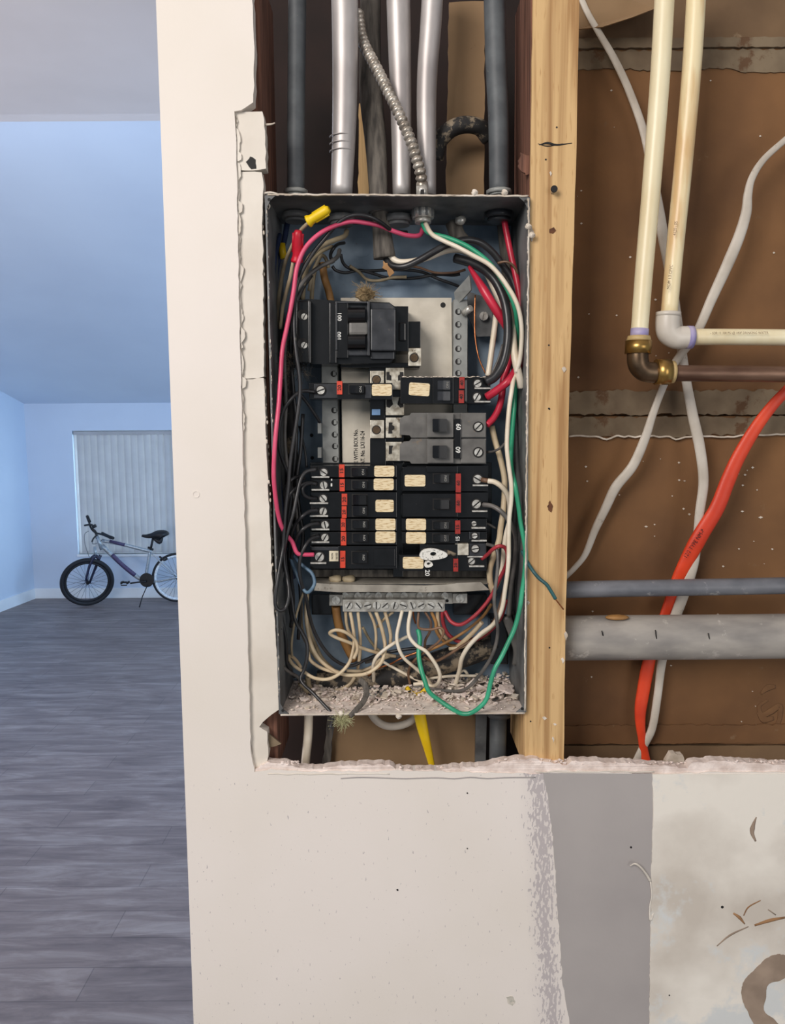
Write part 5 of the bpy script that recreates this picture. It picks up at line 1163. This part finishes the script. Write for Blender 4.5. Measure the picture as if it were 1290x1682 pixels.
# wide black tube deep on the right side
bm = B(); ptube(bm, [(826, 370), (832, 430), (838, 500)], 18, .785, 12, 5); tag(obj('black_tube', bm, M_sheath), 'dark tube behind the red wire below the far right conduit', 'cable')
bm = B(); ptube(bm, [(846, 640), (850, 720), (850, 800), (846, 880), (842, 950), (846, 1008)], [16, 16, 16, 18, 18], .768, 12, 5); tag(obj('black_tube', bm, WIRE['black']), 'thick black cable running down the right side behind the green wire', 'cable')
bm = B(); ptube(bm, [(470, 560), (472, 640), (480, 720), (478, 820), (468, 900), (458, 980), (462, 1060)], [14, 18, 18, 20, 20, 16], .772, 12, 5, wob=.002); tag(obj('black_tube', bm, M_bdust), 'thick fuzzy black cable running down the left side behind the wires', 'cable')

# debris on the box floor
bm = B(); rn = random.Random(21); zf = W(BL, Yf).z
def chip(c, s, flat, q=None):
    q = bmesh.new(); bmesh.ops.create_cube(q, size=1)
    R_ = Matrix.Rotation(rn.uniform(0, 6.28), 3, 'Z') @ Matrix.Rotation(rn.uniform(-.5, .5), 3, 'X') @ Matrix.Rotation(rn.uniform(-.5, .5), 3, 'Y')
    sc_ = Vector((s*rn.uniform(.6, 1.6), s*rn.uniform(.5, 1.2), s*flat))
    for v in q.verts: v.co = c+R_@Vector((v.co.x*sc_.x*rn.uniform(.5, 1.2), v.co.y*sc_.y*rn.uniform(.5, 1.2), v.co.z*sc_.z))
    return q
mats_ = [M_mudw, M_gyp, M_dust, M_bdust]
big = random.Random(77)
for i in range(3200):
    t = rn.random(); y = Yf+.004+t*(Yb-Yf-.006); x0 = W(BL, Yf).x+.003; x1 = W(BR, Yf).x-.003; x = rn.uniform(x0, x1)
    f = (x-x0)/(x1-x0)
    heap = .001+.012*max(0, f-.45)*t+.004*max(0, .3-abs(f-.3))*t
    s = rn.choice([.0009, .0012, .0018, .003]) * (1.5 if f > .6 and rn.random() < .35 else 1)
    if t < .3 and rn.random() < .8: continue
    q = chip(Vector((x, y, zf+.0008+rn.random()*heap)), s, rn.uniform(.25, .6)); mi = rn.choices(range(4), [5, 4, 5, 1])[0]
    for fc in q.faces: fc.material_index = mi
    merge(bm, q)
for i in range(150):
    f = rn.random(); f = f if rn.random() < .4 else .55+.45*f; t = rn.uniform(.25, .95); x = x0+(x1-x0)*f; y = Yf+.004+t*(Yb-Yf-.010)
    q = chip(Vector((x, y, zf+.003+rn.random()*(.002+.012*max(0, f-.45)*t))), rn.uniform(.0035, .008), rn.uniform(.15, .35)); mi = rn.choices(range(4), [4, 4, 3, .4])[0]
    for fc in q.faces: fc.material_index = mi
    merge(bm, q)
tag(obj('plaster_rubble', bm, mats_), 'broken plaster chips and dust covering the bottom of the box', 'rubble', kind='stuff')
# bottom knockout fittings
for x, y, m, lab in ((616, 1142, M_side, 'steel locknut ring in the debris, left of the yellow cable'), (690, 1146, M_steel, 'steel locknut ring where the yellow cable enters the box')):
    t = thing('locknut_ring', lab, 'fitting', P(x, y, .765), 'bottom locknut rings')
    for k, r in enumerate((22, 17)):
        bm = B(); c = P(x, y-k*6, .762); R = r*.762/F; pts = [Vector((c.x+R*math.cos(a), c.y+R*math.sin(a), c.z)) for a in [2*math.pi*i/28 for i in range(29)]]; tube(bm, pts, .0017, 8, caps=False); obj('ring', bm, m, t)
# fluff tufts
def fluff(label, x, y, Y, n, r, m, seed, sq=.7):
    rn = random.Random(seed); bm = B(); c = P(x, y, Y)
    for i in range(n):
        d = Vector((rn.gauss(0, 1), rn.gauss(0, .6), rn.gauss(0, sq))); d.normalize(); s = c+Vector((rn.gauss(0, r*.4), rn.gauss(0, r*.2), rn.gauss(0, r*.3)))
        p = [s]; v = d*r*.3
        for k in range(4): v = v+Vector((rn.gauss(0, 1), rn.gauss(0, 1), rn.gauss(0, 1)))*r*.12; p.append(p[-1]+v)
        tube(bm, p, .00018, 3)
    return tag(obj('lint_tuft', bm, m), label, 'lint', kind='stuff')
M_fl = mat('jute_fibre', (176, 154, 116), .9, c2=(138, 116, 84), scale=300); M_fl2 = mat('pale_fibre', (206, 204, 160), .9, c2=(170, 168, 124), scale=300)
fluff('tan fibre tuft on top of the main switch', 602, 481, .758, 260, .0055, M_fl, 1); fluff('pale fibrous tuft on the bottom edge of the box', 563, 1184, .7015, 170, .0052, M_fl2, 2)
bm = B(); q = bmesh.new(); bmesh.ops.create_icosphere(q, subdivisions=3, radius=.008); c = P(600, 484, .762)
for v in q.verts: v.co = c+Vector((v.co.x*1.1, v.co.y*.7, v.co.z*.8))*(1+.35*noise.noise(v.co*300))
merge(bm, q); tag(obj('fibre_knot', bm, M_fl, smooth=True), 'tan knot of fibre behind the main switch top', 'lint')
fluff('black lint clinging left of the main switch', 492, 600, .74, 120, .010, M_bdust, 3, 1.2)

# ------------------------------------------------------------------ below the box
wire('white', 'white jacketed cable hanging below the lower left corner of the box', 15, (.755, .755), [(507, 1150), (507, 1180), (506, 1210), (501, 1262), (499, 1300)], 'cable', 'white_cable', 14, 'cables below the box')
bm = B(); ptube(bm, [(606, 1165), (617, 1182), (634, 1192), (656, 1192), (676, 1184), (688, 1170)], 13, .765, 12, 6); tag(obj('white_cable', bm, M_romex), 'white jacketed cable looping just under the bottom edge of the box', 'cable', 'cables below the box')
bm = B(); ptube(bm, [(684, 1140), (688, 1165), (694, 1195), (703, 1230), (712, 1268), (717, 1300)], [24, 21, 19, 14, 9, 8], .755, 12, 6, .6); tag(obj('yellow_cable', bm, M_yellow), 'yellow jacketed cable leaving the bottom of the box', 'cable', 'cables below the box')
bm = B(); ptube(bm, [(668, 1129), (676, 1138), (690, 1140), (700, 1132)], 8, .762, 10, 5); tag(obj('yellow_cable', bm, M_yellow), 'short yellow cable end inside the bottom fitting of the box', 'cable', 'cables below the box')
bm = B(); ptube(bm, [(819, 1160), (817, 1300)], 29, .765, 20, 5); ptube(bm, [(820, 1168), (820, 1176)], 40, .765, 12, 2); tag(obj('conduit', bm, M_gpvc), 'grey conduit leaving the bottom right of the box', 'pipe')
bm = B(); prism(bm, [(782, 1172), (800, 1172), (797, 1300), (780, 1300)], .785, .795); tag(obj('dark_batten', bm, M_side), 'dark strip left of the grey conduit below the box', 'strip')
bm = B(); prism(bm, rag([(538, 1178), (550, 1178), (537, 1300), (526, 1300)], 10, 1.5, True, 4), .78, .79); tag(obj('torn_batten', bm, M_sheath), 'ragged grey strip at the left of the tan board below the box', 'strip')

# ------------------------------------------------------------------ right bay pipes and cables
GP = 'water pipes right of the stud'
def ring_sleeve(par, name, a, b, w, m, w2=None, seg=24):
    bm = B(); tube(bm, [a, b], [w/2*a.y/F, (w2 or w)/2*a.y/F], seg); obj(name, bm, m, par)
YP = .735
p1 = thing('water_pipe', 'cream vertical water pipe ending in the brass elbow', 'pipe', P(1049, 560, YP), GP)
bm = B(); ptube(bm, [(1095, -60), (1085, 120), (1071, 300), (1058, 450), (1050, 556)], [30, 30, 29, 28, 27], YP, 28, 6); obj('pipe', bm, M_cpvc, p1)
ring_sleeve(p1, 'primer_band', P(1051.5, 540, YP), P(1050, 556, YP), 28.5, M_prim)
e1 = thing('pipe_elbow', 'brass push fit elbow joining the cream pipe to the copper pipe', 'pipe fitting', P(1060, 630, YP))
bm = B(); ptube(bm, [(1048.5, 574), (1048, 590), (1051, 602), (1060, 610), (1075, 612), (1092, 612)], [34, 34, 33, 33, 33], YP, 24, 8); obj('elbow', bm, M_bronze, e1)
ring_sleeve(e1, 'collar', P(1049.5, 560, YP), P(1048.5, 581, YP), 42, M_brass); ring_sleeve(e1, 'release_ring', P(1050, 552, YP), P(1049.5, 561, YP), 35, mat('tan_ring', (206, 178, 122), .5), 40)
ring_sleeve(e1, 'collar', P(1077, 611, YP), P(1100, 611, YP), 41, M_brass); ring_sleeve(e1, 'release_ring', P(1100, 611, YP), P(1107, 611, YP), 36, MATS['tan_ring'])
bm = B(); ptube(bm, [(1100, 613), (1180, 613.5), (1340, 615)], 26, YP, 24, 6); tag(obj('water_pipe', bm, M_copperp), 'brown weathered copper pipe running right from the brass elbow', 'pipe', GP)
p2 = thing('water_pipe', 'cream vertical water pipe with brown stained side, right of the other', 'pipe', P(1098, 520, .742), GP)
bm = B(); ptube(bm, [(1147, -60), (1137, 110), (1122, 280), (1110, 400), (1099, 520)], [29, 29, 28, 27, 26], .742, 28, 6); obj('pipe', bm, M_cpvc2, p2)
for i, (s, px, py) in enumerate((('MOM 1.3 CPVC', 1101, 455), ('4120 - 05', 1110, 375))):
    lettering(s, px, py, .7305, 5, 84.5, M_bronze, p2, wfac=.8)
e2 = thing('pipe_elbow', 'pale plastic elbow smeared with purple primer', 'pipe fitting', P(1105, 572, .742))
bm = B(); ptube(bm, [(1098, 514), (1097, 532), (1099, 546), (1110, 554), (1124, 554), (1136, 554)], [38, 38, 37, 36, 35], .742, 24, 8); obj('elbow', bm, M_cpvcf, e2)
ring_sleeve(e2, 'rim', P(1098.5, 513, .742), P(1098, 520, .742), 39, M_cpvcf); ring_sleeve(e2, 'primer_smear', P(1128, 554, .742), P(1137.5, 554, .742), 36.5, M_prim)
p3 = thing('water_pipe', 'cream horizontal water pipe running right from the plastic elbow', 'pipe', P(1220, 556, .742), GP)
bm = B(); ptube(bm, [(1134, 553.5), (1200, 553.5), (1340, 555)], 26, .742, 28, 6); obj('pipe', bm, M_cpvc, p3)
lettering('- SDR 11 100 PSI @ 180F DRINKING WATER', 1215, 547, .7305, 4, 0, M_bronze, p3, wfac=.85)
bm = B(); ptube(bm, [(922, 969), (1000, 967), (1100, 965.5), (1340, 961)], 28, .752, 28, 5); tag(obj('conduit', bm, M_gpvc3), 'narrow blue grey horizontal conduit above the wide one', 'pipe', 'horizontal conduits right of the stud')
cdt = thing('conduit', 'wide pale dusty horizontal conduit right of the stud', 'pipe', P(1110, 1084, .755), 'horizontal conduits right of the stud')
bm = B(); ptube(bm, [(918, 1048), (1040, 1047), (1180, 1046), (1340, 1044)], 75, .755, 40, 5); obj('tube', bm, M_gpvc2, cdt)
bm = B()
for x, y, l in ((1078, 1042, 7), (1165, 1045, 5), (990, 1040, 4)): ptube(bm, [(x-1, y-l), (x+1, y+l)], 2, .7335, 6, 2)
obj('scratch', bm, M_ink, cdt)
bm = B(); q = bmesh.new(); bmesh.ops.create_icosphere(q, subdivisions=2, radius=.012); c = P(1014, 1014, .746)
for v in q.verts: v.co = c+Vector((v.co.x*1.0, v.co.y*.5, v.co.z*.22))
merge(bm, q); obj('glue_patch', bm, WIRE['tan'], cdt, True)
GR = 'jacketed cables right of the stud'
def cable(lab, name, pts, w, Y, m, flat):
    bm = B(); ptube(bm, pts, w, Y, 14, 8, flat); return tag(obj(name, bm, m), lab, 'cable', GR)
cable('white cable slanting from top left behind both water pipes, then down behind the conduits', 'white_cable', [(948, -20), (965, 20), (985, 55), (1010, 98), (1035, 152), (1060, 225), (1078, 320), (1090, 390), (1103, 460), (1115, 540), (1127, 620), (1138, 680), (1150, 735), (1156, 790), (1150, 840), (1145, 890), (1138, 930), (1120, 985), (1100, 1040), (1088, 1085), (1081, 1140), (1072, 1195), (1058, 1225), (1040, 1262)], [9, 10, 12, 13, 18, 16, 15, 18, 17, 15, 20, 18, 14, 14, 14], (.78, .785, .782, .775, .785, .79), M_romex, .5)
cable('white cable coming from the right edge and crossing down to the stud', 'white_cable', [(1320, 205), (1290, 230), (1255, 262), (1236, 292), (1229, 320), (1226, 350), (1214, 390), (1193, 440), (1170, 490), (1143, 550), (1113, 590), (1092, 630), (1073, 680), (1060, 720), (1040, 765), (1012, 800), (995, 835), (978, 870), (962, 910), (945, 932), (925, 952)], [9, 10, 12, 17, 19, 16, 13, 12, 16, 17, 14, 10, 9], (.775, .77, .772, .775, .785, .78), M_romex, .5)
oc = thing('orange_cable', 'bright orange jacketed cable slanting down behind both conduits', 'cable', P(1058, 1240, .79), GR)
bm = B(); ptube(bm, [(1330, 605), (1300, 634), (1268, 668), (1240, 706), (1213, 752), (1196, 790), (1178, 835), (1152, 878), (1132, 915), (1113, 955), (1096, 1000), (1080, 1045), (1067, 1085), (1058, 1130), (1052, 1175), (1056, 1220), (1065, 1265)], [16, 17, 20, 23, 25, 26, 28, 24, 18, 16, 23, 22, 14, 16], (.765, .768, .772, .785, .79, .788), 14, 8, .5); obj('jacket', bm, M_orange, oc)
lettering('12/2 TYPE NM-B', 1141, 893, .770, 7, 58, M_ink, oc, wfac=.8)
